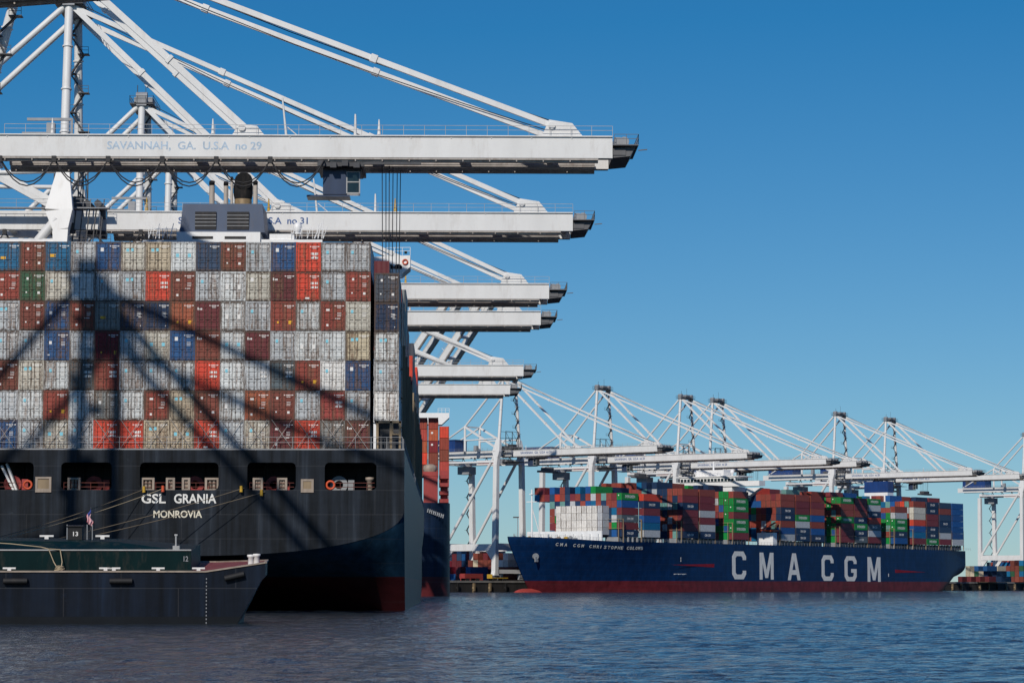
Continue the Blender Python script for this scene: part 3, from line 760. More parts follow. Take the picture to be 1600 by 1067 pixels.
for px, y, mat in ((528, 2.2, 'grey'), (300, 3.0, 'redpaint'), (140, 3.0, 'redpaint'), (425, 3.0, 'redpaint'), (15, 1.6, 'redpaint')):
    x = X1(px); z = hz0 + .6; m_ = MB()
    m_.tube((x, y, z), (x, y + 1.6, z), .42, 16)
    for yy in (0, 1.5): m_.tube((x, y + yy, z), (x, y + yy + .12, z), .86, 20)
    m_.bb((x - .7, y - .2, z - .85), (x + .7, y + 1.9, z - .4)); m_.bb((x + .9, y, z - .8), (x + 1.5, y + 1.2, z + .5))
    m_.build('mooring_winch', mat, ship)
for px in (577,):
    x = X1(px); MB().lathe((x, 1.0, hz0 - .24), [(.32, 0), (.3, 1.2), (.42, 1.25), (.42, 1.5), (.0, 1.55)], 14).build('bollard', 'cream', ship)
def ring(px, py, y, parent, r=.38):
    x, z = X1(px), L1(py); m_ = MB(); P = []
    n, k = 20, 8
    for i in range(n):
        t = 2 * math.pi * i / n
        for j in range(k):
            u = 2 * math.pi * j / k; rr = r + .11 * math.cos(u); P.append((x + rr * math.cos(t), y + .11 * math.sin(u), z + rr * math.sin(t)))
    m_.add(P, [(i * k + j, ((i + 1) % n) * k + j, ((i + 1) % n) * k + (j + 1) % k, i * k + (j + 1) % k) for i in range(n) for j in range(k)], 0, True)
    o = m_.build('lifebuoy', 'orange', None); o.parent = ship; return o
ring(42, 757, .4, ship); ring(516, 757, .4, ship)
x = X1(14); m_ = MB().beam((x - .9, .9, hz1 - .3), (x + .4, .7, hz0 - .1), .35, .2).beam((x - .4, .9, hz1 - .1), (x + .7, .6, hz0 - .15), .3, .2); m_.build('gangway_frame', 'stick_white', ship)
# name
for body, xa, xb, ya, yb in (('GSL', 221, 259, 771, 786), ('GRANIA', 272, 338, 771, 786), ('MONROVIA', 240, 316, 797, 808.5)):
    t = obj('lettering', text_mesh(body, X1(xb) - X1(xa), L1(ya) - L1(yb), .022), 'letterwhite' if body != 'MONROVIA' else 'letteryellow', ship)
    place(t, (X1(xa), -.004, L1(yb)), (1, 0, 0), (0, 0, 1))
# deck edge: rail, cargo deck lashing frame
mb = MB()
mb.bb((-HB, .05, DZ), (HB, .45, DZ + .12)); mb.rails((-HB + .2, .2, DZ + .12), (HB - .2, .2, DZ + .12), 1.15, 1.5, .03)
mb.rails((HB - .1, .3, DZ), (HB - .1, 200, DZ), 1.1, 3, .03)
mb.build('deck_rail', 'grey', ship)

# ---------------------------------------------------------------- containers on the black ship
CW, CH, CL_ = 2.438, 2.896, 12.19
PITCHX, PITCHZ = 39.37 / 16.04, 46.95 / 16.04
PAL = {'g': ((.47, .49, .50), 'grey'), 'G': ((.55, .52, .44), 'beige grey'), 'l': ((.62, .64, .63), 'pale grey'), 'd': ((.10, .13, .145), 'slate grey'),
       'k': ((.24, .25, .24), 'dull grey'), 'b': ((.20, .050, .032), 'brown'), 'B': ((.28, .052, .034), 'red brown'), 'm': ((.125, .020, .024), 'maroon'),
       'r': ((.60, .060, .030), 'bright red'), 'R': ((.38, .06, .05), 'faded red'), 'o': ((.36, .09, .04), 'orange brown'), 'u': ((.012, .078, .215), 'blue'),
       't': ((.005, .13, .27), 'teal blue'), 'n': ((.006, .027, .075), 'navy'), 'N': ((.025, .055, .11), 'dark blue'), 'e': ((.030, .105, .05), 'green'),
       'x': ((.17, .008, .018), 'crimson'), 'T': ((.50, .43, .30), 'tan'), 's': ((.50, .42, .30), 'stained beige'), 'w': ((.72, .71, .68), 'whitish'),
       'D': ((.055, .065, .085), 'dark slate')}
# colour + marking code for each column, top tier first
GRID = ['tz b1 t2 ga uw Gc sc lA N0 b1 ga uw rq ga ga --',
        'B3 e1 Ga lw ga gc rq b3 ga lB Gw mx rQ ga B1 D1',
        'gc b1 ub B3 kz n5 n5 oy mx lB ga By la B3 Ga n5',
        'ga ga ub gq x6 ga GA uw bx lA mx ga lB la Tc lc',
        'b3 Gc la dq Bq ga ga la rq la gq dq By wa uw ga',
        'ga la By la kb la B3 sc b1 lB o3 b1 ga Rq ga w0',
        'ub ga GA ga rq rq sc sA rQ ga Ga m3 rq k0 mx --']

def mk_body():
    mb = MB()
    mb.bb((-CW / 2 + .03, .10, .13), (CW / 2 - .03, CL_ - .1, CH - .07), 0)
    for x in (-1, 1):
        xo, xi = x * CW / 2, x * (CW / 2 - .12)
        for y0, y1 in ((.02, .16), (CL_ - .16, CL_ - .02)):
            mb.bb((min(xo, xi), y0, .178), (max(xo, xi), y1, CH - .178), 1)
        for y0, y1 in ((0, .178), (CL_ - .178, CL_)):
            for z0, z1 in ((0, .178), (CH - .178, CH)):
                mb.bb((x * CW / 2 if x < 0 else CW / 2 - .162, y0, z0), (-CW / 2 + .162 if x < 0 else CW / 2, y1, z1), 2)
        mb.bb((x * CW / 2 - (.06 if x > 0 else 0), .18, .02), (x * CW / 2 + (.06 if x < 0 else 0), CL_ - .18, .17), 1)
        mb.bb((x * CW / 2 - (.06 if x > 0 else 0), .18, CH - .12), (x * CW / 2 + (.06 if x < 0 else 0), CL_ - .18, CH - .01), 1)
    for y0, y1 in ((.025, .15), (CL_ - .15, CL_ - .025)):
        mb.bb((-CW / 2 + .165, y0, .02), (CW / 2 - .165, y1, .16), 1); mb.bb((-CW / 2 + .165, y0, CH - .16), (CW / 2 - .165, y1, CH - .02), 1)
    return mb.mesh('shipping_container')
def mk_door(s):
    x0, x1 = (.015, CW / 2 - .125) if s > 0 else (-CW / 2 + .125, -.015)
    mb = MB().bb((x0, .055, .175), (x1, .095, CH - .175), 0)
    mb.bb((x0, .035, .175), (x1, .055, .235), 1); mb.bb((x0, .035, CH - .235), (x1, .055, CH - .175), 1)
    mb.bb((x0, .035, .235), (x0 + .05, .055, CH - .235), 1); mb.bb((x1 - .05, .035, .235), (x1, .055, CH - .235), 1)
    for k in range(5):
        z = .36 + k * .48; mb.bb((x0 + .09, .004, z), (x1 - .09, .055, z + .34), 0)
    xe = x1 if s > 0 else x0
    for k in range(5): mb.bb((xe - .06, .01, .35 + k * .52), (xe + .06, .035, .47 + k * .52), 1)
    return mb.mesh('door')
def mk_rod(x):
    mb = MB().tube((x, -.02, .10), (x, -.02, CH - .10), .028, 6)
    for z in (.14, .7, 1.45, 2.2, CH - .22): mb.bb((x - .07, -.05, z), (x + .07, .03, z + .07))
    mb.bb((x - .03, -.065, 1.08), (x + .36 * (1 if x < 0 else -1), -.04, 1.13))
    return mb.mesh('lock_rod')
ME_BODY = mk_body(); ME_DOOR = [mk_door(-1), mk_door(1)]
RX = [-.84, -.32, .32, .84]
ME_ROD = [mk_rod(x) for x in RX]
for me in (ME_BODY,):
    for k in ('c_side', 'c_frame', 'c_frame'): me.materials.append(M[k])
for me in ME_DOOR:
    me.materials.append(M['c_door']); me.materials.append(M['c_frame'])
M['rod'] = paint('lock_rod_steel', (.30, .27, .24), .5, .4, 1.0, (.15, .07, .03), .6)
M['rodp'] = M['c_frame']
for me in ME_ROD: me.materials.append(M['rodp'])
QL = {}
def quads(lst, name, mat):
    if name == 'sticker':
        QL['_'] = [quads([q], 'sticker_piece', mat) for q in lst]
    mb = MB()
    for x, z, w_, h in lst: mb.bb((x - w_ / 2, -.006, z - h / 2), (x + w_ / 2, .004, z + h / 2))
    me = mb.mesh('sticker' if name == 'sticker_piece' else name); me.materials.append(M[mat]); return me
rnd = random.Random(3)
def textline(x, z, n, h=.10, wd=.10): return [(x + i * wd * 1.35, z, wd, h) for i in range(n)]
Q = {}
Q['num'] = quads(textline(.20, 2.45, 4) + textline(.74, 2.45, 3) + textline(.45, 2.28, 4, .08, .07), 'number_mark', 'stick_white')
Q['spec'] = quads(textline(.46, 1.75, 5, .06, .07) + textline(.46, 1.6, 5, .06, .07) + textline(.46, 1.45, 4, .06, .07), 'number_mark', 'stick_white')
Q['a'] = quads([(-.58, 1.9, .24, .30)], 'sticker', 'stick_blue'); QL['a'] = QL.pop('_', None)
Q['A'] = quads([(-.58, 1.55, .30, .34), (.58, 1.55, .30, .34)], 'sticker', 'stick_blue'); QL['A'] = QL.pop('_', None)
Q['B'] = quads([(-.58, 1.35, .28, .46), (.58, 1.35, .28, .46)], 'sticker', 'stick_white'); QL['B'] = QL.pop('_', None)
Q['w'] = quads([(-.60, 2.1, .30, .36)], 'sticker', 'stick_white'); QL['w'] = QL.pop('_', None)
Q['c'] = quads([(-.55, 2.05, .28, .30), (-.1, 2.08, .24, .3)], 'sticker', 'stick_blue'); QL['c'] = QL.pop('_', None)
Q['q'] = quads([(.40, 1.75, .30, .22), (.80, 1.75, .30, .22), (.40, 1.35, .30, .22), (.80, 1.35, .30, .22)], 'sticker', 'stick_white'); QL['q'] = QL.pop('_', None)
Q['Q'] = quads([(.40, 1.75, .30, .22), (.80, 1.75, .30, .22), (.40, 1.35, .30, .22), (.80, 1.35, .30, .22), (-.1, .28, .44, .16)], 'sticker', 'stick_white'); QL['Q'] = QL.pop('_', None)
Q['x'] = quads([(-.95, 2.15, .12, .26), (-.78, 2.11, .12, .18), (-.62, 2.11, .12, .18)], 'sticker', 'stick_white'); QL['x'] = QL.pop('_', None)
Q['y'] = quads([(.72, .82, .36, .36), (-.5, .82, .18, .2)], 'sticker', 'stick_yellow'); QL['y'] = QL.pop('_', None)
Q['z'] = quads([(-.45, 1.25, .5, .28)], 'sticker', 'stick_yellow'); QL['z'] = QL.pop('_', None)
Q['2'] = quads([(-.5, 1.5, .55, .3)], 'sticker', 'stick_yellow'); QL['2'] = QL.pop('_', None)
Q['6'] = quads([(.8, .75, .22, .34), (-.55, .75, .12, .2)], 'sticker', 'stick_yellow'); QL['6'] = QL.pop('_', None)
Q['3'] = quads([(-.50, 2.05, .36, .20), (.45, 1.2, .5, .07), (-.55, .55, .2, .22)], 'sticker', 'stick_white'); QL['3'] = QL.pop('_', None)
Q['1'] = quads([(-.50, 2.15, .2, .24), (.6, .75, .24, .24), (-.6, .8, .14, .14)], 'sticker', 'stick_white'); QL['1'] = QL.pop('_', None)
Q['b'] = quads([(-.62, 1.7, .26, .3), (-.8, .5, .2, .12)], 'sticker', 'stick_white'); QL['b'] = QL.pop('_', None)
Q['5'] = quads([(.75, 1.65, .34, .06), (.75, 1.3, .34, .06), (.8, .45, .1, .12)], 'sticker', 'stick_white'); QL['5'] = QL.pop('_', None)
Q['ruled'] = quads([(-.84, 1.45, .035, 2.3), (-.32, 1.45, .035, 2.3), (.32, 1.45, .035, 2.3), (.84, 1.45, .035, 2.3)], 'sticker', 'stick_white')
for k_ in list(Q):
    if k_ not in ('num', 'spec'): Q[k_] = [Q[k_]] if k_ in ('x', '5', 'ruled') else QL[k_]
MARKW = {'a': 'one pale blue sticker', 'A': 'two blue stickers', 'B': 'two white panels', 'w': 'one white sticker', 'c': 'paired stickers', 'q': 'four white squares',
         'Q': 'squares and low text', 'x': 'white letters top left', 'y': 'a yellow dot', 'z': 'a yellow panel', '2': 'a yellow plate', '6': 'small yellow tags', '3': 'white patches',
         '1': 'small white marks', 'b': 'a white label', '5': 'fine white lines', '0': 'no stickers'}
TIER = ['top', 'second', 'third', 'fourth', 'fifth', 'sixth', 'bottom']
CZ0 = L1(701.5); CX0 = at(-11 + 19.7, 600, SY + 1).x
GRP = 'containers stacked across the stern of the black ship'
for r, row in enumerate(GRID):
    for ci, cc in enumerate(row.split()):
        if cc == '--': continue
        colr, name = PAL[cc[0]]; mk = cc[1]
        x = CX0 + ci * PITCHX + (.34 if ci == 15 else 0)
        z = CZ0 + (6 - r) * PITCHZ
        o = obj('shipping_container', ME_BODY); o.location = (x, SY + 1.1 + (.8 if ci == 15 else rnd.uniform(-.03, .03)), z)
        v = rnd.uniform(.9, 1.1); cf = tuple(min(1, q * v) for q in colr) + (1,)
        o.color = cf
        where = 'outermost column at right' if ci == 15 else ORD[ci + 1] + ' column from left'
        tag(o, f'{name} container, {MARKW[mk]}, {TIER[r]} stern tier{"" if r in (0, 6) else " from top"}, {where}', 'container', GRP)
        for i in (0, 1):
            d = obj('door', ME_DOOR[i], None, o); d.color = cf
            for k in (0, 1):
                rd = obj('lock_rod', ME_ROD[i * 2 + k], None, d)
                rd.color = tuple(min(1, q * .78 + .01) for q in colr) + (1,)
        obj('number_mark', Q['num'], None, o)
        if mk in 'a1b3wq5' and rnd.random() < .7: obj('number_mark', Q['spec'], None, o)
        for me_ in Q.get(mk, ()): obj('sticker', me_, None, o)
# lashing rods across the lowest tiers
for ci in range(15):
    x = CX0 + ci * PITCHX - SX
    for k, (a, b) in enumerate((((-1.05, .25), (1.0, 2.95)), ((1.05, .25), (-1.0, 2.95)))):
        MB().tube((x + a[0], .78 - .05 * k, CZ0 + a[1] - .2), (x + b[0], .86 - .05 * k, CZ0 + b[1]), .03, 5).build('lashing_rod', 'brownrail', ship)
# lashing bridge at the stern corner and posts between the stacks
mb = MB()
xa, xb = X1(587), X1(626)
for x in (xa + .1, xb - .1, xb - 1.0): mb.bb((x - .12, 1.0, DZ), (x + .12, 1.3, CZ0 + PITCHZ - .1))
mb.bb((xa, 1.0, CZ0 + PITCHZ - .28), (xb, 1.3, CZ0 + PITCHZ - .08)); mb.beam((xa + 1.6, 1.1, CZ0 + 2.6), (xa + 1.6, 1.1, CZ0 + 1.6), .12, .12); mb.bb((xa + 1.3, 1.05, CZ0 + 1.5), (xb - .2, 1.2, CZ0 + 1.62))
mb.build('lashing_bridge', 'tan', ship)
mb = MB().bb((xa + .3, 3.0, DZ), (xb - .2, 3.4, CZ0 + PITCHZ)); mb.rails((xa, .9, CZ0), (xb, .9, CZ0), 1.1, .8, .025); mb.build('lashing_frame', 'darkgrey', ship)
for k in range(14):
    y = 14.5 + k * 13.6; mb = MB()
    for q in (0, 1): mb.bb((HB - .5, y + q * .9, DZ), (HB - .2, y + q * .9 + .3, DZ + 11.5))
    for z in (3, 6, 9): mb.bb((HB - 2.4, y + .25, DZ + z), (HB - .25, y + .95, DZ + z + .15))
    mb.build('lashing_bridge', 'tan', ship)
# aft casing, funnel and the top of the white house behind the stack
CY = 345.0
def lc(px, py, Y): p = at(px, py, Y); return Vector((p.x - SX, p.y - SY, p.z))
a, b, zt, zm, zlow = lc(281, 340, CY), lc(414, 340, CY), lc(0, 317, CY).z, lc(0, 362, CY).z, lc(0, 420, CY).z
xc, wdt = (a.x + b.x) / 2, b.x - a.x
mb = MB().box((xc, CY - SY + 4.5, (zt + zm) / 2), (wdt, 9, zt - zm), 0, None, (.93, .95))
cs = mb.build('funnel_casing', 'casing', ship)
for pa, pb in ((305, 338), (355, 389)):
    mb = MB(); p, q = lc(pa, 330, CY), lc(pb, 330, CY); z0, z1 = lc(0, 357.5, CY).z, lc(0, 330, CY).z
    mb.bb((p.x, CY - SY - .10, z0), (q.x, CY - SY + .6, z1)); lv = mb.build('louvre', 'louvre', cs)
    mb = MB()
    for k in range(1, 5): mb.bb((p.x, CY - SY - .16, z0 + (z1 - z0) * k / 5 - .05), (q.x, CY - SY - .11, z0 + (z1 - z0) * k / 5 + .04))
    mb.build('louvre_slat', 'grey', lv)
mb = MB().bb((lc(281, 0, CY).x, CY - SY - .4, DZ), (lc(410, 0, CY).x, CY - SY + 9, zm - .01))
hs = mb.build('deckhouse', 'shipwhite', ship)
mb = MB()
for pa, pb in ((305, 337), (355, 388)): mb.bb((lc(pa, 0, CY).x, CY - SY - .45, lc(0, 373, CY).z), (lc(pb, 0, CY).x, CY - SY - .405, lc(0, 369, CY).z))
mb.build('window', 'louvre', hs)
mb = MB().bb((lc(410, 0, CY).x + .02, CY - SY, DZ), (lc(506, 0, CY).x, CY - SY + 9, lc(0, 373, CY).z)).bb((lc(228, 0, CY).x, CY - SY, DZ), (lc(281, 0, CY).x - .02, CY - SY + 9, lc(0, 374.5, CY).z))
mb.bb((lc(424, 0, CY).x, CY - SY + .2, lc(0, 373, CY).z), (lc(462, 0, CY).x, CY - SY + 5, lc(0, 364, CY).z))
mb.build('deckhouse', 'shipwhite', ship)
# uptakes
def stack(px, ytop, r, mat, dy=3):
    p = lc(px, 317, CY + dy); zt_ = lc(px, ytop, CY + dy).z
    m_ = MB().tube((p.x, p.y, zt - .1), (p.x, p.y, zt_), r, 20); return m_.build('exhaust_pipe', mat, ship)
p = lc(380, 300, CY + 4); z1 = lc(0, 269, CY + 4).z
mb = MB().lathe((p.x, p.y, zt - .1), [(1.15, 0), (1.12, 1.2)], 24, 0)
mb.lathe((p.x, p.y, zt + 1.1), [(1.13, 0), (1.25, .6), (1.28, 1.7), (1.05, 2.5), (.6, 2.55), (.6, 1.0)], 24, 1)
mb.tube((p.x, p.y - .2, z1 - 1.1), (p.x + .2, p.y - 1.4, z1 - 1.25), 1.12, 20, 1)
mb.build('funnel', ['funnel', 'soot'], ship)
for px, yt, r in ((331, 288, .36), (353, 289, .30), (362, 281, .18), (399, 288, .30)): 
    s_ = stack(px, yt, r, 'steelpipe'); p = lc(px, yt, CY + 3)
    MB().tube((p.x, p.y, p.z - .05), (p.x + .05, p.y - .25, p.z + .28), r * 1.05, 16).build('exhaust_tip', 'soot', s_)
# aerials, dome, rails on the white house
p = lc(465, 352, CY + 3); zb_ = lc(0, 364, CY + 3).z
MB().lathe((p.x, p.y, zb_ - .05), [(.35, 0), (.35, .3), (.52, .4), (.55, 1.1), (.35, 1.45), (0, 1.55)], 18).build('satellite_dome', 'shipwhite', ship)
mb = MB()
for pa, pb, yb_ in ((232, 276, 373), (455, 505, 373)):
    for yy in (0, 4): mb.rails(lc(pa, yb_, CY + yy), lc(pb, yb_, CY + yy), 1.3, .6, .035)
    for k in range(5):
        q = lc(pa + (pb - pa) * k / 4, yb_, CY + 1); mb.tube(q, q + Vector((.5, 0, 1.5 + .5 * (k % 2))), .05, 6)
q = lc(249, 373, CY + 2); mb.tube(q, q + Vector((0, 0, 1.9)), .07, 6); mb.beam(q + Vector((-.7, 0, 1.1)), q + Vector((.3, 0, 1.9)), .08, .08)
q = lc(497, 373, CY + 2)
for k in (-1, 0, 1): mb.tube(q + Vector((k * .5, 0, 0)), q + Vector((k * .2 + .4, 0, 2.0 + .4 * k)), .06, 6)
mb.build('aerial_frame', 'shipwhite', ship)
# bridge wing further forward, above the starboard stack
WY = 336.0
a, b = lc(596, 425, WY), lc(641, 388, WY)
prof_ = [lc(*q, WY) for q in ((560, 420), (628, 428), (641, 417), (641, 399), (560, 402))]
mb = MB().add([(q.x, WY - SY, q.z) for q in prof_] + [(q.x, WY - SY + 5, q.z) for q in prof_], [(0, 1, 2, 3, 4), (9, 8, 7, 6, 5)] + [(k, k + 5, (k + 1) % 5 + 5, (k + 1) % 5) for k in range(5)])
mb.rails((b.x - 3.0, WY - SY, prof_[3].z - .05), (b.x, WY - SY, prof_[3].z), 1.0, .9, .035)
MB().bb((lc(530, 0, WY).x, WY - SY + .5, DZ), (lc(562, 0, WY).x, WY - SY + 4.5, lc(0, 420, WY).z)).build('bridge_tower', 'shipwhite', ship)
wg = mb.build('bridge_wing', 'shipwhite', ship)
for px in (609, 622):
    p = lc(px, 414, WY - 14); MB().lathe((p.x, p.y, p.z - .55), [(.46, 0), (.5, .3), (.36, .55), (0, .65)], 16).build('vent_cowl', 'soot', ship)
    MB().bb((p.x - .5, p.y - .4, p.z - 1.6), (p.x + .5, p.y + .4, p.z - .55)).build('vent_trunk', 'shipwhite', ship)
p = lc(633, 407, WY); m_ = MB()
m_.lathe((0, 0, 0), [(.22, -.06), (.38, -.06), (.38, .06), (.22, .06), (.22, -.06)], 18)
rg = m_.build('lifebuoy', 'orange', wg); rg.location = (p.x, WY - SY - .1, p.z - .2); rg.rotation_euler = (math.pi / 2, 0, 0)
MB().box((lc(634, 393, WY).x, WY - SY - .1, lc(0, 393, WY).z), (.35, .3, .3)).build('side_light', 'green', wg)

# every remaining container (beyond the 300 largest) is gathered in one object with a colour per face
class Rest:
    def __init__(s): s.mb = MB(); s.cols = []
    def add(s, o, ux, uy, L, col, H=CH):
        """box with width along ux, length along uy from corner-centre o"""
        o = Vector(o); x = ux * CW / 2; y = uy * L; z = Vector((0, 0, H - .04))
        P = [o - x, o + x, o + x + y, o - x + y]; P += [p + z for p in P]
        s.mb.add(P, [(0, 3, 2, 1), (4, 5, 6, 7), (0, 1, 5, 4), (1, 2, 6, 5), (2, 3, 7, 6), (3, 0, 4, 7)]); s.cols += [col] * 6
    def build(s):
        me = s.mb.mesh('stacked_containers'); ca = me.color_attributes.new('Col', 'FLOAT_COLOR', 'CORNER')
        for p in me.polygons:
            for li in p.loop_indices: ca.data[li].color = (*s.cols[p.index], 1)
        o = obj('stacked_containers', me, 'c_attr'); o['kind'] = 'stuff'
        tag(o, 'remaining containers stacked deep on the ships and in the yard, many colours', 'containers'); return o
rest = Rest()
rr = random.Random(11)
MIX = 'bbBBmmmrouunntgglGTebB'
def jit(c, k=.12): v = rr.uniform(1 - k, 1 + k); return tuple(min(1, q * v) for q in c)
ex, ey = Vector((1, 0, 0)), Vector((0, 1, 0))
# deeper bays of the black ship: starboard columns forward of the stern bay
for k in range(13):
    y = SY + 16 + k * 13.6
    tiers = [6, 6, 7, 6, 7, 7, 6, 7, 6, 6, 7, 6, 5][k]
    if 4 <= k <= 5: continue
    for t in range(tiers):
        for cidx in ((15,) if t < tiers - 1 else (15, 14)):
            rest.add((CX0 + cidx * PITCHX + .34, y, CZ0 + (t - 0) * PITCHZ - (0 if k else 0)), ex, ey, CL_, jit(PAL[rr.choice('bBmmrnuNDokb')][0]))
for t in (6,): rest.add((at(590, 400, SY + 16).x, SY + 16, CZ0 + 6 * PITCHZ), ex, ey, CL_, PAL['m'][0])

# ---------------------------------------------------------------- single-mesh far containers
def mk_far(L):
    mb = MB().bb((-CW / 2, .05, .04), (CW / 2, L - .05, CH - .04), 0)
    for x in (-1, 1):
        for y0, y1 in ((0, .22), (L - .22, L)):
            mb.bb((x * CW / 2 - (.2 if x > 0 else .015), y0, 0), (x * CW / 2 + (.015 if x > 0 else .2), y1, CH), 1)
    for k in range(2): mb.bb((-.06 + (k - .5) * .5, -.02, .2), (.0 + (k - .5) * .5, .05, CH - .2), 1)
    me = mb.mesh('shipping_container'); me.materials.append(M['c_side']); me.materials.append(M['c_frame']); return me
ME_FAR = mk_far(CL_); ME_FAR20 = mk_far(6.06)
TXT = {'e': text_mesh('EVERGREEN', 7.2, 1.15, .02), 'n': text_mesh('CMA CGM', 4.6, 1.0, .03), 'x': text_mesh('TEX', 2.2, .8, .02)}
for k in TXT: TXT[k].materials.append(M['stick_white'])
DISC = MB().tube((0, 0, 0), (0, .02, 0), .28, 10).mesh('emblem'); DISC.materials.append(M['stick_white'])
def far_box(origin, rz, col, label, group, side_text=None, front_mark=False, short=False):
    o = obj('shipping_container', ME_FAR20 if short else ME_FAR); o.location = origin; o.rotation_euler = (0, 0, rz); o.color = (*jit(col, .1), 1)
    tag(o, label, 'container', group)
    if side_text: 
        t = obj('lettering', TXT[side_text], None, o); w_ = {'e': 7.2, 'n': 4.6, 'x': 2.2}[side_text]
        place(t, (CW / 2 + .02, (CL_ - w_) / 2, .95), (0, 1, 0), (0, 0, 1))
    if front_mark: d = obj('emblem', DISC, None, o); d.location = (-.3, -.04, 2.0)
    return o

# ---------------------------------------------------------------- second ship, seen past the black ship's side
Y2 = 655.0
p = at(703, 785, Y2); HB2 = 21.0
s2 = thing('container_ship', 'dark blue ship half hidden beyond the black ship, stacked with red containers', 'ship', (p.x - HB2, Y2, 0))
DZ2 = p.z
def half2(s, z):
    r = 7.0; c = HB2 if s >= r else HB2 - r + math.sqrt(max(0, r * r - (r - s) ** 2))
    return max(.05, c * (1 - sst(190, 290, s)))
hm = hull_side_mesh([0, .1, .4, .9, 1.6, 2.6, 4, 5.5, 7, 20, 55, 80, 140, 200, 240, 288], half2, lambda s: -4, lambda s: DZ2, lambda s, z: 0, 12)
b0 = half2(0, 0)
hm.add([(-b0, 0, -4), (b0, 0, -4), (b0, 0, DZ2), (-b0, 0, DZ2)], [(0, 1, 2, 3)])
hm.build('hull', 'hull_navy2', s2)
def c2(px, py, Y=Y2): q = at(px, py, Y); return Vector((q.x - s2.location.x, q.y - Y2, q.z))
a, b = c2(668, 797), c2(692, 806)
mb = MB()                                       # worn name on the quarter, too faint to read
for k in range(9):
    f = k / 8; p = a.lerp(b, f); mb.add([(p.x - .16, -.02, p.z - .45), (p.x + .10, -.02, p.z - .50), (p.x + .30, -.02, p.z + .40), (p.x + .04, -.02, p.z + .45)], [(0, 1, 2, 3)])
    if k % 2: mb.add([(p.x + .16, -.021, p.z - .05), (p.x + .42, -.021, p.z - .08), (p.x + .44, -.021, p.z + .1), (p.x + .18, -.021, p.z + .13)], [(0, 1, 2, 3)])
mb.build('worn_lettering', 'grey', s2)
a, b = c2(661.5, 783.5, Y2 + 1.5), c2(684, 737, Y2 + 1.5)
mb = MB().bb((a.x, 1.5, a.z - .3), (b.x, 9, b.z)); mb.bb((a.x - .1, 1.42, b.z - 1.0), (b.x + .1, 9.1, b.z + .05))
mb.build('deckhouse', 'redpaint', s2)
a, b = c2(686, 785, Y2 + 3), c2(701, 735, Y2 + 3)
mb = MB()
for k in range(4): mb.bb((a.x, 3, lerp(a.z, b.z, k / 4)), (b.x, 10, lerp(a.z, b.z, k / 4) + .9))
mb.bb((a.x + .3, 4.4, a.z), (b.x - .2, 9, b.z)); mb.build('deck_frame', 'redpaint', s2)
a = c2(668, 733, Y2 + 2.5); mb = MB().lathe((a.x + .6, 2.5 + 1.6, a.z - .6), [(1.5, 0), (1.75, .7), (1.6, 1.5), (.8, 1.9), (0, 1.95)], 16); mb.build('winch_cover', 'cream', s2)
a, b = c2(640, 661, Y2 + 60), c2(702, 645, Y2 + 60)
mb = MB().add([(a.x - 20, 60, b.z - 2.2), (b.x - 2.0, 60, b.z - 3.1), (b.x, 60, b.z - 1.2), (b.x, 60, b.z), (a.x - 20, 60, b.z),
               (a.x - 20, 66, b.z - 2.2), (b.x - 2.0, 66, b.z - 3.1), (b.x, 66, b.z - 1.2), (b.x, 66, b.z), (a.x - 20, 66, b.z)],
              [(0, 1, 2, 3, 4), (9, 8, 7, 6, 5), (2, 7, 8, 3), (1, 6, 7, 2), (0, 5, 6, 1), (3, 8, 9, 4)])
mb.rails((b.x - 3, 60, b.z), (b.x, 60, b.z), 1.2, 1, .05); mb.build('bridge_wing', 'shipwhite', s2)
MB().bb((a.x - 20, 60.5, DZ2), (a.x - 8, 65.5, b.z - 2.3)).build('bridge_tower', 'shipwhite', s2)
# its stacks: column by column in the photograph, top tier first
zt2 = c2(0, 665.5, Y2 + 14).z
SC2 = F / (Y2 + 14)
for ci, (px, py0, cols) in enumerate(((660.0, 652, 'BRorb'), (677.0, 652, 'BoxbB'), (694.0, 665.5, 'rBbRB'))):
    for t, ch in enumerate(cols):
        q = at(px, py0, Y2 + 14); z = q.z - (t + 1) * 2.93
        far_box((q.x, Y2 + 14 + (0 if ci < 2 else .5), z), 0, (min(1, PAL[ch][0][0] * 1.15), PAL[ch][0][1] * .95, PAL[ch][0][2] * .8), f'{PAL[ch][1]} container {ORD[t + 1]} from top, {("left", "middle", "right")[ci]} visible stack on the dark blue ship', 'containers on the dark blue ship', front_mark=ch in 'ox')

# ---------------------------------------------------------------- the blue ship
def ray_xy(px): return (px - VPX) / F
STEM = Vector((25.1 + .3, 1056, 0)); LEN, HB3 = 351.0, 25.6
RZ3 = A2 - math.pi / 2
s3 = thing('container_ship', 'large blue container ship seen from the bow, huge white letters along its side', 'ship', STEM - Vector((0, 0, .5)), RZ3)
V2 = Vector((math.sin(A2), -math.cos(A2), 0))        # local +x: towards the seaward side; local +y: towards the stern
def to3(p): d = Vector(p) - STEM; return Vector((d.dot(V2), d.dot(D2), d.z))
def on_side(px, off=HB3):
    """distance from the stem of the point of the seaward side seen in image column px"""
    r = ray_xy(px); b = STEM + V2 * off; return (r * b.y - b.x) / (D2.x - r * D2.y)
def zside(px, py, off=HB3):
    s = on_side(px, off); Y = (STEM + V2 * off + D2 * s).y; return at(px, py, Y).z + .5
def ztop3(s): return 20.6 + 1.6 * (1 - sst(0, 46, s)) - .5 * sst(200, 351, s)
def lift3(s): return -8 if s < 300 else lerp(-8, 5.5, sst(296, 352, s) ** 1.3)
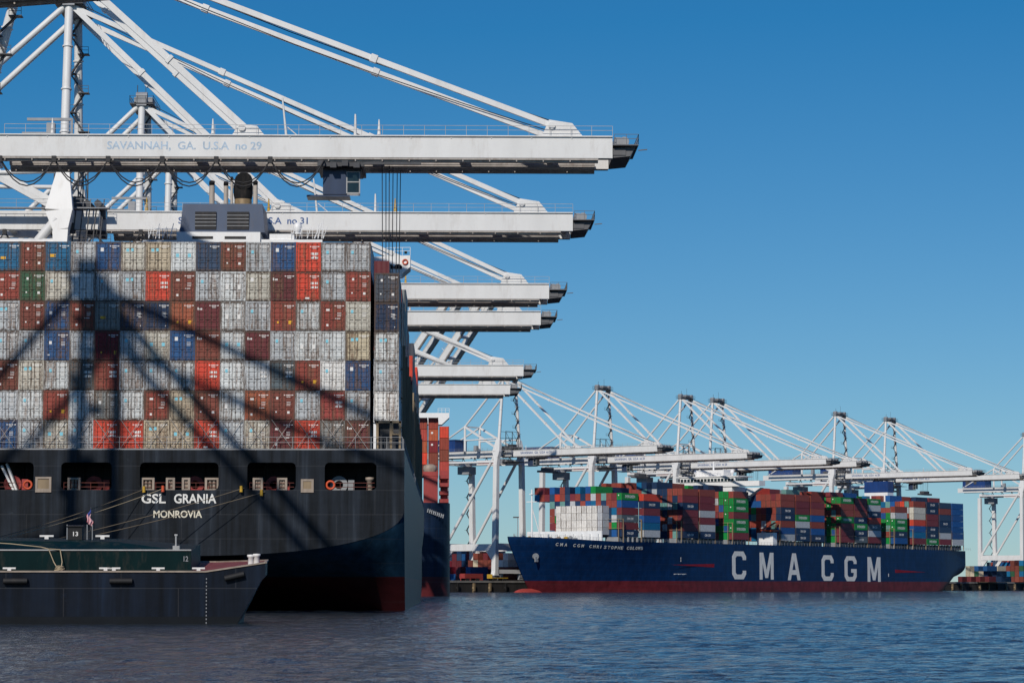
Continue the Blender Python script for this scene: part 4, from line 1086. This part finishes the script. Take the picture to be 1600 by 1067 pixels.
def half3(s, z):
    zz = max(0, min(1, z / 20))
    bd = 1 - max(0, 1 - s / 74) ** 2.4; bw_ = 1 - max(0, 1 - s / 96) ** 1.75
    b = HB3 * lerp(bw_, bd, zz ** 1.5)
    if s > 290:
        u = max(0, min(1, (z - lift3(s)) / lerp(4, 8, (s - 290) / 61))); b = min(b, HB3 * (1 - (1 - u) ** 2.2) ** (1 / 2.2) * (1 - .14 * sst(315, 351, s) * (1.0)))
    return max(.12, b)
def rake3(s, z): return -4.4 * max(0, 1 - s / 40) * max(0, min(1, z / 21)) + 11.5 * (1 - max(0, min(1, z / 21)) ** .8) * max(0, 1 - s / 90)
st3 = [0, .6, 1.6, 3, 5, 8, 12, 17, 23, 30, 38, 46, 56, 68, 82, 96, 140, 190, 240, 290, 305, 318, 328, 338, 346, 351]
hm = hull_side_mesh(st3, half3, lift3, ztop3, rake3, 24)
# transom
zs = [lift3(351) + (ztop3(351) - lift3(351)) * k / 14 for k in range(15)]
for k in range(14):
    a, b = half3(351, zs[k]), half3(351, zs[k + 1]); hm.add([(-a, 351, zs[k]), (a, 351, zs[k]), (b, 351, zs[k + 1]), (-b, 351, zs[k + 1])], [(0, 3, 2, 1)])
hm.build('hull', 'hull_cma', s3)
# bulbous bow
mb = MB(); P = []; n, m_ = 14, 14
for i in range(m_ + 1):
    t = i / m_; y = -1.5 + 24 * t; r = 3.6 * math.sqrt(max(0, 1 - (1 - min(1, t * 2.6)) ** 2)) + .02
    for j in range(n):
        u = 2 * math.pi * j / n; P.append((r * .85 * math.cos(u), y, -1.6 + r * math.sin(u)))
mb.add(P, [(i * n + j, i * n + (j + 1) % n, (i + 1) * n + (j + 1) % n, (i + 1) * n + j) for i in range(m_) for j in range(n)], 0, True)
M['bulb'] = paint('bulb_red', (.42, .06, .045), .55, .25)
mb.build('bulbous_bow', 'bulb', s3)
# lettering, each character a plate on the hull side
def hull_text(body, pa, pb, ya, yb, mat, bold=.02, off=HB3, follow=False):
    s0, s1 = on_side(pa, off), on_side(pb, off); pm = (pa + pb) / 2
    z0, z1 = zside(pm, yb, off), zside(pm, ya, off)
    t = obj('lettering', text_mesh(body, s1 - s0, z1 - z0, bold, .05), mat, s3); place(t, (off + .03, s0, z0), (0, 1, 0), (0, 0, 1)); return t
CC = [((1, .69), (.75, .69)), ((1, .82), (.75, .76)), ((.82, 1), (.66, .83)), ((.18, 1), (.34, .83)), ((0, .82), (.25, .76)), ((0, .18), (.25, .24)), ((.18, 0), (.34, .17)), ((.82, 0), (.66, .17)), ((1, .18), (.75, .24)), ((1, .31), (.75, .31))]
def strip_(S): return [[S[i][0], S[i][1], S[i + 1][1], S[i + 1][0]] for i in range(len(S) - 1)]
LET = {'C': strip_(CC), 'G': strip_(CC[:-1] + [((1, .49), (.75, .49))]) + [[(.54, .49), (.54, .34), (.75, .34), (.75, .49)]],
       'M': [[(0, 0), (0, 1), (.21, 1), (.21, 0)], [(.79, 0), (.79, 1), (1, 1), (1, 0)], [(.21, 1), (.27, 1), (.5, .36), (.5, .06), (.40, .06), (.21, .60)], [(.79, 1), (.73, 1), (.5, .36), (.5, .06), (.60, .06), (.79, .60)]],
       'A': [[(0, 0), (.35, 1), (.5, 1), (.5, .74), (.24, 0)], [(1, 0), (.65, 1), (.5, 1), (.5, .74), (.76, 0)], [(.31, .20), (.69, .20), (.627, .38), (.373, .38)]]}
def hull_letter(ch, pa, pb, ya, yb):
    s0, s1 = on_side(pa), on_side(pb); pm = (pa + pb) / 2; z0, z1 = zside(pm, yb), zside(pm, ya); mb = MB(); o_ = HB3 + .04
    for poly in LET[ch]: mb.add([(o_, lerp(s0, s1, u), lerp(z0, z1, v)) for u, v in poly], [list(range(len(poly)))])
    return mb.build('lettering', 'letterwhite', s3)
for ch, pa, pb, ya, yb in (('C', 1143, 1165, 861, 904.5), ('M', 1186, 1208, 863, 905), ('A', 1230, 1250, 864, 906), ('C', 1283, 1302, 867, 907), ('G', 1319, 1338, 868.5, 907.5), ('M', 1355, 1375.5, 870, 908.5)):
    hull_letter(ch, pa, pb, ya, yb)
for (pa, ya, pb, yb0, yb1) in ((1048, 882, 1115, 880.5, 886), (1446, 893.5, 1398.5, 889.5, 894.6)):
    s0, s1 = on_side(pa), on_side(pb); z = zside(pa, ya); z0, z1 = zside(pb, yb1), zside(pb, yb0)
    o_ = HB3 + .03; mb = MB().add([(o_, s0, z), (o_, s1, z0), (o_, s1, z1), (o_ + .04, s0, z), (o_ + .04, s1, z0), (o_ + .04, s1, z1)], [(0, 1, 2), (3, 4, 5), (5, 4, 3), (0, 3, 4, 1), (1, 4, 5, 2), (2, 5, 3, 0)])
    mb.build('wedge_mark', 'wedge', s3)
mb = MB()
for px, py in ((1063, 873), (1063, 874.5), (1388, 898)):
    s_ = on_side(px); z = zside(px, py); mb.bb((HB3 + .02, s_ - .25, z - .7), (HB3 + .06, s_ + .25, z + .7))
for k in range(9): s_ = on_side(1052) + k * 1.1; mb.bb((HB3 + .02, s_, 7.6 + .1 * (k % 3)), (HB3 + .06, s_ + .7, 8.0))
mb.build('draught_mark', 'letterwhite', s3)
# name on the flared bow: letters laid on the hull surface one by one
nm = 'CMA CGM CHRISTOPHE COLOMB'; y_ = 15.0
for ch in nm:
    if ch != ' ':
        z = ztop3(y_) - 3.1; e = .4
        p0 = Vector((half3(y_, z), y_ + rake3(y_, z), z)); px_ = Vector((half3(y_ + e, z), y_ + e + rake3(y_ + e, z), z)); pz = Vector((half3(y_, z + e), y_ + rake3(y_, z + e), z + e))
        nrm = (px_ - p0).cross(pz - p0).normalized()
        t = obj('lettering', text_mesh(ch, 1.15 if ch not in 'I' else .3, 1.35, .02, .05), 'letterwhite', s3); place(t, p0 + nrm * .04, px_ - p0, pz - p0)
    y_ += 1.62
# anchor, hawse pipe and forecastle fittings
for y_, z in ((7.5, 14.6),):
    b = half3(y_, z); mb = MB().tube((b - .4, y_ + rake3(y_, z), z), (b + .5, y_ + rake3(y_, z) - .5, z - .1), 1.25, 16).bb((b + .3, y_ + rake3(y_, z) - 1.2, z - 2.2), (b + .7, y_ + rake3(y_, z) + .8, z - .2)); mb.build('anchor', 'grey', s3)
mb = MB()
for k in range(11):
    y0, y1 = .6 + k * 3, .6 + (k + 1) * 3
    for sd in (1, -1): mb.rails((sd * (half3(y0, 22) - .15), y0, ztop3(y0)), (sd * (half3(y1, 22) - .15), y1, ztop3(y1)), 1.2, 1.5, .05)
for s0 in range(0, 300, 10): mb.rails((HB3 - .2, 50 + s0, ztop3(50 + s0)), (HB3 - .2, 60 + s0, ztop3(60 + s0)), 1.15, 2.5, .04)
mb.build('deck_rail', 'rail', s3)
mb = MB().tube((0, 12, 21), (0, 12, 41), .45, 10, r2=.3).bb((-2.4, 11.7, 36), (2.4, 12.3, 36.3)).bb((-.8, 11.3, 39), (.8, 12.6, 39.3))
for k in (-1, 1): mb.tube((k * 2.5, 15, 21), (0, 12, 34), .22, 8)
mb.build('foremast', 'shipwhite', s3)
mb = MB().bb((-19, 35.5, 20.6), (17.5, 36.2, 24.9))
for k in range(9): mb.bb((-16 + k * 4, 34.6, 20.6), (-15.7 + k * 4, 35.5, 23.8))
mb.build('breakwater', 'shipwhite', s3)
rq = random.Random(5)
for k in range(12):
    x, y_ = rq.uniform(-9, 9), rq.uniform(14, 32); y_ = max(y_, 14 + abs(x) * .9); h = rq.uniform(.8, 1.9)
    MB().tube((x, y_, 21), (x, y_, 21 + h), .5, 10).tube((x - .9, y_, 21 + h * .6), (x + .9, y_, 21 + h * .6), .42, 12).bb((x - 1, y_ - .8, 20.7), (x + 1, y_ + .8, 21.2)).build('deck_winch', ('cream', 'grey', 'yellow')[k % 3], s3)
# bays of containers: start along the ship, columns in from the seaward side, colours top tier first
BZ = 22.1; TP = 2.93; CP = 2.52
BAYS = [(43.0, 4, 'eumdmn', 0), (56.5, 4, 'rnmutg', 0), (84.2, 0, 'bmnmmmn', 0), (97.7, 0, 'bmmgmgn', 0), (125.0, 0, 'beemeem', 0),
        (164.9, 0, 'bbnnBug', 0), (178.2, 0, 'bmmegnn', 0), (191.6, 0, 'BmbuBun', 0), (219.0, 0, 'ebbemmm', 0), (232.0, 0, 'mmbnend', 0),
        (245.2, 0, 'egnrdgm', 0), (271.5, 0, 'bgeenu', 0), (290.5, 0, 'Bwwrutm', 0), (304.0, 0, 'nnmmnne', 0), (317.4, 0, 'NbNnNgm', 0), (330.8, 0, 'uuuuuug', 0)]
GR3 = 'containers stacked on the blue ship'
nsolo = 0
def box3(x, y, t, ch, label, txt=None, mark=False, solo=True, short=False):
    global nsolo
    w_ = STEM + V2 * x + D2 * y; w_.z = BZ + t * TP
    colr = PAL[ch][0]
    if ch == 'e': colr = (.006, .23, .045)
    if ch == 'u': colr = (.012, .085, .27)
    if ch == 'n': colr = (.010, .034, .088)
    if ch == 'w': colr = (.66, .62, .52)
    if ch == 'b': colr = (.27, .058, .042)
    if ch == 'm': colr = (.19, .032, .040)
    if ch == 'd' and txt is None: colr = (.14, .30, .27)
    if solo:
        nsolo += 1; far_box(w_, RZ3, colr, label, GR3, txt, mark, short)
    else: rest.add(w_, V2, D2, CL_, jit(colr))
N3 = dict(e='green', n='navy', t='teal blue', m='maroon', b='brown', r='red', u='blue', g='grey', w='cream', d='sea green', B='red brown', N='dark blue')
for bi, (y, inset, cols, z0) in enumerate(BAYS):
    x = 23.9 - inset * 0
    if bi == 0: x = 21.0
    if bi == 1: x = 22.8
    nt_ = len(cols)
    for t in range(nt_):
        ch = cols[nt_ - 1 - t]
        txt = {'e': 'e', 'n': 'n', 'd': 'n'}.get(ch)
        box3(x, y, t, ch, f'{N3[ch]} container, {ORD[t + 1]} tier up in the {ORD[bi + 2]} side stack from the blue ship\'s bow', txt, ch == 'e' and rq.random() < .4)
    # visible ends further in, and the tops of inner columns
    gap = (bi == 0) or (y - BAYS[bi - 1][0] > 18)
    nin = (11 if bi == 0 else 4) if gap else 1
    for cidx in range(1, 17):
        top = nt_ + (1 if (cidx > 4 and (cidx * 7 + bi * 3) % 5 < 3) else 0) - (1 if bi in (11,) else 0)
        for t in range(top):
            shown = gap and cidx <= (13 if bi == 0 else 7)
            if not shown and t < nt_ - 1: continue
            ch = rq.choice('bbbBmbuunnNgetrdboB') if bi not in (4, 8, 11) or cidx > 2 else rq.choice('eeebedu')
            if ch in 'do': ch = 'd' if ch == 'd' else 'B'
            solo = shown and cidx <= 3 and 2 <= bi <= 12 and t >= 1
            box3(x - cidx * CP, y, t, ch, f'{N3[ch]} container, {ORD[t + 1]} tier up, {ORD[cidx + 1]} column in, blue ship\'s {ORD[bi + 2]} stack', None, ch == 'e' and rq.random() < .4, solo)
# foremost stack of white refrigerated containers
for cidx in range(9):
    for t in range(4):
        x = 14.8 - cidx * CP; wcol = 'w'
        w_ = STEM + V2 * x + D2 * 38.2; w_.z = 22.9 + t * TP
        wc = (.74, .71, .66) if cidx else (.50, .51, .53)
        far_box(w_, RZ3, wc, f'white refrigerated container, {ORD[t + 1]} tier up, {ORD[cidx + 1]} column from right, blue ship\'s foremost stack', 'white refrigerated containers at the blue ship\'s bow')
        nsolo += 1
# lashing bridges, pedestals and hatch coamings along the side
for bi, (y, inset, cols, z0) in enumerate(BAYS):
    mb = MB(); x = 25.0 if bi > 1 else 23.5
    for yy in (y - .75, y + CL_ + .2):
        mb.bb((x - .35, yy, 20.3), (x, yy + .25, 20.3 + 9.5)); mb.bb((x - 2.6, yy, 20.3), (x - 2.35, yy + .25, 20.3 + 9.5))
        for z in (26, 29.6): mb.bb((x - 9, yy + .05, z), (x, yy + .2, z + .14))
    mb.build('lashing_bridge', 'tan', s3)
    mb = MB()
    for k in range(4): mb.bb((x - 1.6, y + 1 + k * 3.3, 20.3), (x - .9, y + 1.5 + k * 3.3, 22.55))
    mb.bb((x - 9, y - .5, 20.2), (x - 2.6, y + CL_ + .5, 22.5))
    mb.build('hatch_coaming', 'grey', s3)
# bridge house between the bays
mb = MB().bb((-12, 145.5, 20), (12, 157.0, 46.0)); hs = mb.build('deckhouse', 'shipwhite', s3)
mb = MB().bb((-26, 145.0, 46.0), (26, 150.0, 48.2)).bb((-14, 144.6, 48.2), (14, 156.0, 50.2)); mb.bb((-16, 144.2, 50.2), (16, 156.5, 50.6))
mb.add([(19.05, 146.0, 45.2), (25.9, 146.0, 45.2), (19.05, 146.0, 41), (19.05, 149.0, 45.2), (25.9, 149.0, 45.2), (19.05, 149.0, 41)], [(0, 1, 2), (3, 5, 4), (1, 4, 5, 2), (0, 3, 4, 1), (2, 5, 3, 0)])
mb.build('bridge_wing', 'shipwhite', s3)
mb = MB()
for k in range(16): mb.bb((-13.6 + k * 1.72, 144.52, 48.3), (-12.3 + k * 1.72, 144.58, 49.5))
for k in range(7): mb.bb((14.02, 145.5 + k * 1.5, 48.3), (14.08, 146.6 + k * 1.5, 49.5))
mb.build('window', 'glass', s3)
mb = MB().bb((-7, 147.0, 50.6), (7, 154.0, 53.4)).tube((0, 150.0, 53.4), (0, 150.0, 62), .4, 10).bb((-3, 149.8, 57), (3, 150.2, 57.4)).bb((-2, 149.6, 59.5), (2, 150.4, 59.8))
for x in (-9, 9.5): mb.lathe((x, 150.0, 50.6), [(.4, 0), (.4, 1), (.9, 1.4), (.95, 2.2), (.5, 2.9), (0, 3)], 14)
mb.rails((-16, 144.3, 50.6), (16, 144.3, 50.6), 1.2, 1.5, .05); mb.build('radar_mast', 'shipwhite', s3)
# crane gap amidships: deck store and pipework
mb = MB().bb((17, 158.0, 20.6), (25, 161.5, 26.0)); mb.build('deck_store', 'shipwhite', s3)
mb = MB()
for k in range(7): mb.tube((24 - (k % 3) * 2, 158 + k * .8, 20.5), (24 - (k % 3) * 2, 158 + k * .8 + 1.5, 24 + k % 4), .2, 6)
mb.bb((20, 158, 26.5), (25, 163, 27.3)); mb.beam((22, 153, 27), (24.5, 163, 31), .6, .6); mb.build('stores_crane', 'orange', s3)
# funnel block aft
r0 = on_side(1368, 0); 
mb = MB().bb((-3.0, 294, 20), (9.5, 300, 47.6)); mb.build('engine_casing', 'shipwhite', s3)
mb = MB().box((3.25, 297, 50.3), (12.6, 6.0, 5.3)); fn = mb.build('funnel', 'blue', s3)
MB().tube((2, 297, 52.9), (2, 297, 54.4), .8, 12).tube((5, 297, 52.9), (5, 297, 54.0), .6, 12).build('exhaust_pipe', 'soot', s3)
# ---------------------------------------------------------------- yard behind the far quay
def yard(px, Yb, n, tiers, cols, depth=1, along=1):
    s0 = at(px, 900, Yb)
    for i in range(n):
        for t in range(tiers - (i * 7 + int(px)) % 2):
            for d in range(depth):
                w_ = Vector((s0.x, Yb, QZ)) + V2 * (i * 2.6) - V2 * 0 + D2 * (13 * d); w_.z = QZ + t * 2.9
                rest.add(w_, V2, D2, CL_, jit(PAL[rr.choice(cols)][0], .25))
yard(1512, 1460, 5, 3, 'TsouTe', 2); yard(1545, 1560, 6, 5, 'BuRtdb', 2); yard(1572, 1600, 7, 4, 'enbmt', 2); yard(1500, 1420, 8, 1, 'mmBn', 1)
yard(1590, 1640, 8, 5, 'eneRb', 2); yard(1540, 1420, 4, 2, 'eTn', 1); yard(1575, 1450, 4, 4, 'tbe', 1); yard(1560, 1500, 5, 2, 'dTnB', 1)
yard(735, 1135, 8, 4, 'bbTmw', 1); yard(700, 1120, 6, 2, 'xmub', 1); yard(715, 1095, 3, 1, 'BR', 1); yard(702, 1160, 5, 5, 'nmxNu', 2)
rest.build()
# fenders and piles along the far quay
fw = []
for k in range(56):
    q = e0 + D2 * (-70 + k * 11.0)
    if not (at(1440, 900, 1200).x < 1e9): continue
    pxq = VPX + F * q.x / q.y
    if 800 < pxq < 1440: continue
    o = MB().bb((-.9, -.3, -1.0), (-.2, .3, QZ - .1)).tube((-.35, 0, 1.6), (.35, 0, 1.6), .5, 12).bb((.3, -.5, .4), (.6, .5, QZ - 1.0)).build('quay_fender', 'tan' if k % 3 else 'black')
    o.location = q + U2 * .35; o.rotation_euler = (0, 0, RZ3)
    tag(o, 'tan timber and rubber fender on the dark far quay wall' if k % 3 else 'black rubber fender on the dark far quay wall', 'fender', 'fenders along the far quay wall')
# lamp mast beyond the far quay
q = at(809, 860, 1500)
lm = thing('lamp_mast', 'thin tall lamp mast beyond the blue ship\'s bow', 'lamp mast', (q.x, 1500, QZ))
MB().tube((0, 0, 0), (0, 0, 36), .35, 8, r2=.18).build('pole', 'grey', lm)
MB().bb((-2.6, -.3, 35.6), (2.6, .3, 36.3)).build('lamp_head', 'darkgrey', lm)
# work vehicles and gear on the quay under the cranes
for px, Yv, mat, lab in ((722, 1075, 'redpaint', 'red low cargo tray on the quay beside the ship bows'), (765, 1090, 'yellow', 'yellow working platform on the quay near the blue bow')):
    q = at(px, 905, Yv); v_ = thing('cargo_tray', lab, 'tray', (q.x, Yv, QZ), RZ3)
    MB().bb((-1.3, 0, .9), (1.3, 11, 1.3)).bb((-1.3, 0, 1.3), (1.3, .2, 2.6)).build('tray_bed', mat, v_)
    mb = MB()
    for x in (-1.1, 1.1):
        for y_ in (1.5, 2.8, 8.2, 9.5): mb.tube((x - .25, y_, .5), (x + .25, y_, .5), .5, 12)
    mb.build('wheel', 'black', v_)

# ---------------------------------------------------------------- barge in front of the stern
BY = 178.0
a, b = at(0, 978, BY), at(368, 968, BY)
BX = b.x
TB = at(0, 893, BY).z
bg_ = thing('barge', 'low dark blue deck barge with green hatch coaming moored before the black stern', 'barge', (BX, BY, 0), R(1.5))
bg_.rotation_euler = (R(3.8), 0, R(1.2))
def cb(px, py, Y=BY):
    q = at(px, py, Y); return Vector((q.x - BX, q.y - BY, q.z))
Wd = 11.0
kx = cb(322, 893).x; bx = cb(415, 880).x; bz = cb(415, 879).z
prof = [(-40, -1.5), (-.1, -1.5), (0, -.2), (bx - .3, bz - 1.2), (bx, bz - .9), (bx, bz), (kx, TB), (-40, TB)]
mb = MB()
n = len(prof)
V = [(x, 0, z) for x, z in prof] + [(x, 2.6 if i in (3, 4, 5) else Wd, z) for i, (x, z) in enumerate(prof)]
mb.add(V, [list(range(n)), list(range(2 * n - 1, n - 1, -1))] + [(i, i + n, (i + 1) % n + n, (i + 1) % n) for i in range(n) if i not in (5, 6)], 0)
mb.build('hull', 'hull_barge', bg_)
mb = MB().add([(bx, 0, bz), (kx, 0, TB), (-40, 0, TB), (-40, Wd, TB), (kx, Wd, TB), (bx, 2.6, bz)], [(0, 5, 4, 1), (1, 4, 3, 2)])
mb.build('deck', 'deckred', bg_)
mb = MB()
for y in (0, Wd): mb.beam((-40, y, TB + .03), (kx, y, TB + .03), .16, .10).beam((kx, y, TB + .03), (bx, min(y, 2.6), bz + .03), .16, .10)
mb.beam((bx, 0, bz + .03), (bx, 2.6, bz + .03), .16, .1); mb.build('deck_edge', 'cream', bg_)
# green coaming and sloping hatch cover
cx = cb(300, 880, BY + 1.3).x; cz = cb(0, 861.5, BY + 1.3).z
mb = MB().bb((-40, 1.3, TB), (cx, Wd - 1.3, cz)); co = mb.build('hatch_coaming', 'green', bg_)
mb = MB().beam((-40, 1.28, cz + .03), (cx, 1.28, cz + .03), .14, .08); mb.build('coaming_edge', 'rail', co)
mb = MB().add([(-40, 2.0, cz + .06), (cx - 1.4, 2.0, cz + .06), (cx - 1.4, Wd - 2, cz + .06), (-40, Wd - 2, cz + .06),
               (-40, 3.4, cz + .75), (cx - 5, 3.4, cz + .45), (cx - 5, Wd - 3.4, cz + .45), (-40, Wd - 3.4, cz + .75)],
              [(0, 1, 5, 4), (1, 2, 6, 5), (2, 3, 7, 6), (3, 0, 4, 7), (4, 5, 6, 7)])
mb.build('hatch_cover', 'green', bg_)
for body, px, py in (('12', 297, 880),):
    t = obj('lettering', text_mesh(body, .3, .35, .02), 'grey', co); q = cb(px - 3, py, BY + 1.29); place(t, (cx - .5, 1.29, cz - .72), (1, 0, 0), (0, 0, 1))
# cleats, bollards, fenders
def cleat(x, y, z, mat='stick_white', s=1.0):
    MB().bb((x - .12 * s, y - .1, z), (x + .12 * s, y + .1, z + .16 * s)).bb((x - .42 * s, y - .09, z + .14 * s), (x + .42 * s, y + .09, z + .24 * s)).build('cleat', mat, bg_)
for px in (15, 165, 178, 247, 310): cleat(cb(px, 893).x, .45, TB + .03)
for px in (75, 162): q = cb(px, 850, BY + 3.4); cleat(q.x, 3.9, cz + .62, 'stick_white', 1.1)
for i, px in enumerate((391, 400)):
    x = cb(px, 880).x; z = lerp(TB, bz, (x - kx) / (bx - kx))
    MB().lathe((x, 1.1 + 0 * i, z - .05), [(.2, 0), (.18, .5), (.25, .55), (.25, .68), (0, .7)], 14).build('bollard', 'stick_white', bg_)
for pa, pb, py in ((8, 45, 907), (173, 208, 907), (352, 382, 899)):
    q0, q1 = cb(pa, py + (4 if pa > 300 else 0)), cb(pb, py - (3 if pa > 300 else 0)); MB().tube((q0.x, -.2, q0.z), (q1.x, -.2, q1.z), .19, 12).build('side_fender', 'black', bg_)
x = cb(323, 900).x
mb = MB()
for k in range(13): mb.bb((x - .03, -.02, TB - .5 - k * .24), (x + .03, .002, TB - .4 - k * .24))
mb.build('draught_mark', 'grey', bg_)
# small dark deck house with its number, posts and ensign
q = cb(121, 845, BY + 6)
mb = MB().bb((q.x - .45, 6, cz + .2), (q.x + .5, 7, cz + 1.35)).bb((q.x - .55, 5.9, cz + 1.35), (q.x + .6, 7.1, cz + 1.42)); dh = mb.build('winch_house', 'black', bg_)
t = obj('lettering', text_mesh('13', .34, .3, .02), 'stick_white', dh); place(t, (q.x - .1, 5.99, cz + .72), (1, 0, 0), (0, 0, 1))
mb = MB()
for dx in (-.5, .85, 1.2): mb.tube((q.x + dx, 6, cz + .2), (q.x + dx, 6, cz + 1.5), .04, 6)
mb.build('post', 'grey', bg_)
q = cb(277, 850, BY + 2.5); MB().tube((q.x, 2.5, cz), (q.x, 2.5, cz + .95), .06, 8).bb((q.x - .2, 2.3, cz), (q.x + .25, 2.7, cz + .25)).tube((q.x - .1, 2.5, cz + .95), (q.x + .1, 2.5, cz + .95), .07, 8).build('valve_post', 'rail', bg_)
q = cb(146, 830, BY + 6.5)
fl = thing('flag', 'small american flag hanging limp on a pole on the barge', 'flag', bg_.matrix_basis @ Vector((q.x, 6.5, cz + .3)))
MB().tube((0, 0, 0), (0, 0, 2.35), .025, 6).build('pole', 'darkgrey', fl)
mb = MB(); nu, nv = 14, 16; P = []
for i in range(nu + 1):
    for j in range(nv + 1):
        u, v = i / nu, j / nv
        z = 2.3 - v * .55 - u * .95 * (1 - .25 * v); x = -.02 + .30 * math.sin(u * 1.9) * (v - .55) * 1.4 + .05 * math.sin(u * 9 + v * 3)
        P.append((x, -.04 - .16 * u + .09 * math.sin(v * 13 + u * 4) * (.3 + u), z))
mb.add(P, [(i * (nv + 1) + j, (i + 1) * (nv + 1) + j, (i + 1) * (nv + 1) + j + 1, i * (nv + 1) + j + 1) for i in range(nu) for j in range(nv)], 0, True)
me = mb.mesh('cloth'); uvl = me.uv_layers.new(name='UVMap')
for p_ in me.polygons:
    for li in p_.loop_indices:
        vi = me.loops[li].vertex_index; i, j = divmod(vi, nv + 1); uvl.data[li].uv = (i / nu, 1 - j / nv)
obj('cloth', me, 'flag', fl)

# ---------------------------------------------------------------- ropes
def rope(a, b, sag, r, mat, name, label, cat, group=None, n=24):
    a, b = Vector(a), Vector(b)
    pts = [a.lerp(b, k / n) - Vector((0, 0, sag * 4 * (k / n) * (1 - k / n))) for k in range(n + 1)]
    o = MB().path(pts, r, 6).build(name, mat); tag(o, label, cat, group); return o, pts
def fp(px, py): q = at(px, py, SY - .12); return q
RG = 'mooring lines from the black stern to the quay'
ropes = ((228, 763, -40, 848, 'mooring line from the left end of the middle stern opening, upper of its pair', .35, 'ropedark'),
         (258, 762, -40, 851, 'mooring line from the middle stern opening, lower of its pair', .38, 'rope'),
         (382, 762, -60, 872, 'darker mooring line from the fourth stern opening passing over the stern name', .45, 'ropedark'),
         (414, 768, -60, 876, 'darker mooring line from the fourth opening, just below the other', .45, 'ropedark'))
for (px, py, ex_, ey_, lab, sag, mat) in ropes:
    a = fp(px, py); b = at(ex_, ey_, SY - 13)
    o, pts = rope(a, b, sag, .036, mat, 'mooring_line', lab, 'rope', RG)
    p0 = a.lerp(b, .012) ; MB().tube(p0 + Vector((0, -.05, .28)), p0 + Vector((0, -.05, -.32)), .14, 8, r2=.17).build('chafe_guard', 'orange' if px == 258 else 'yellow', o)
# loose tie ropes on the barge
W_ = bg_.matrix_basis
def bpt(px, y, z): q = cb(px, 880, BY + y); return W_ @ Vector((q.x, y, z))
pa = [bpt(-30, 1.6, cz + .55), bpt(20, 1.5, cz + .42), bpt(66, 1.4, cz + .22), bpt(78, 1.2, cz + .10)]
o = MB().path(pa + [bpt(86, .9, TB + .6), bpt(93, .45, TB + .1)], .035, 6).path([bpt(79, 1.2, cz + .1), bpt(96, 1.15, cz + .06), bpt(99, .9, TB + .6), bpt(97, .5, TB + .1)], .035, 6).build('tie_rope', 'rope')
tag(o, 'pale tie rope draped over the green coaming of the barge', 'rope')
mb = MB()
for k in range(7): 
    c_ = bpt(95 + (k % 3) * 1.2 - 1, .45, TB + .08 + .045 * k); P = [c_ + Vector((.30 * math.cos(t * .7) * (1 - .06 * k), .22 * math.sin(t * .7), .02 * math.sin(t * 2 + k))) for t in range(10)]; mb.path(P, .035, 5)
o = mb.build('rope_coil', 'rope'); tag(o, 'small heap of coiled pale rope on the barge deck edge', 'rope')
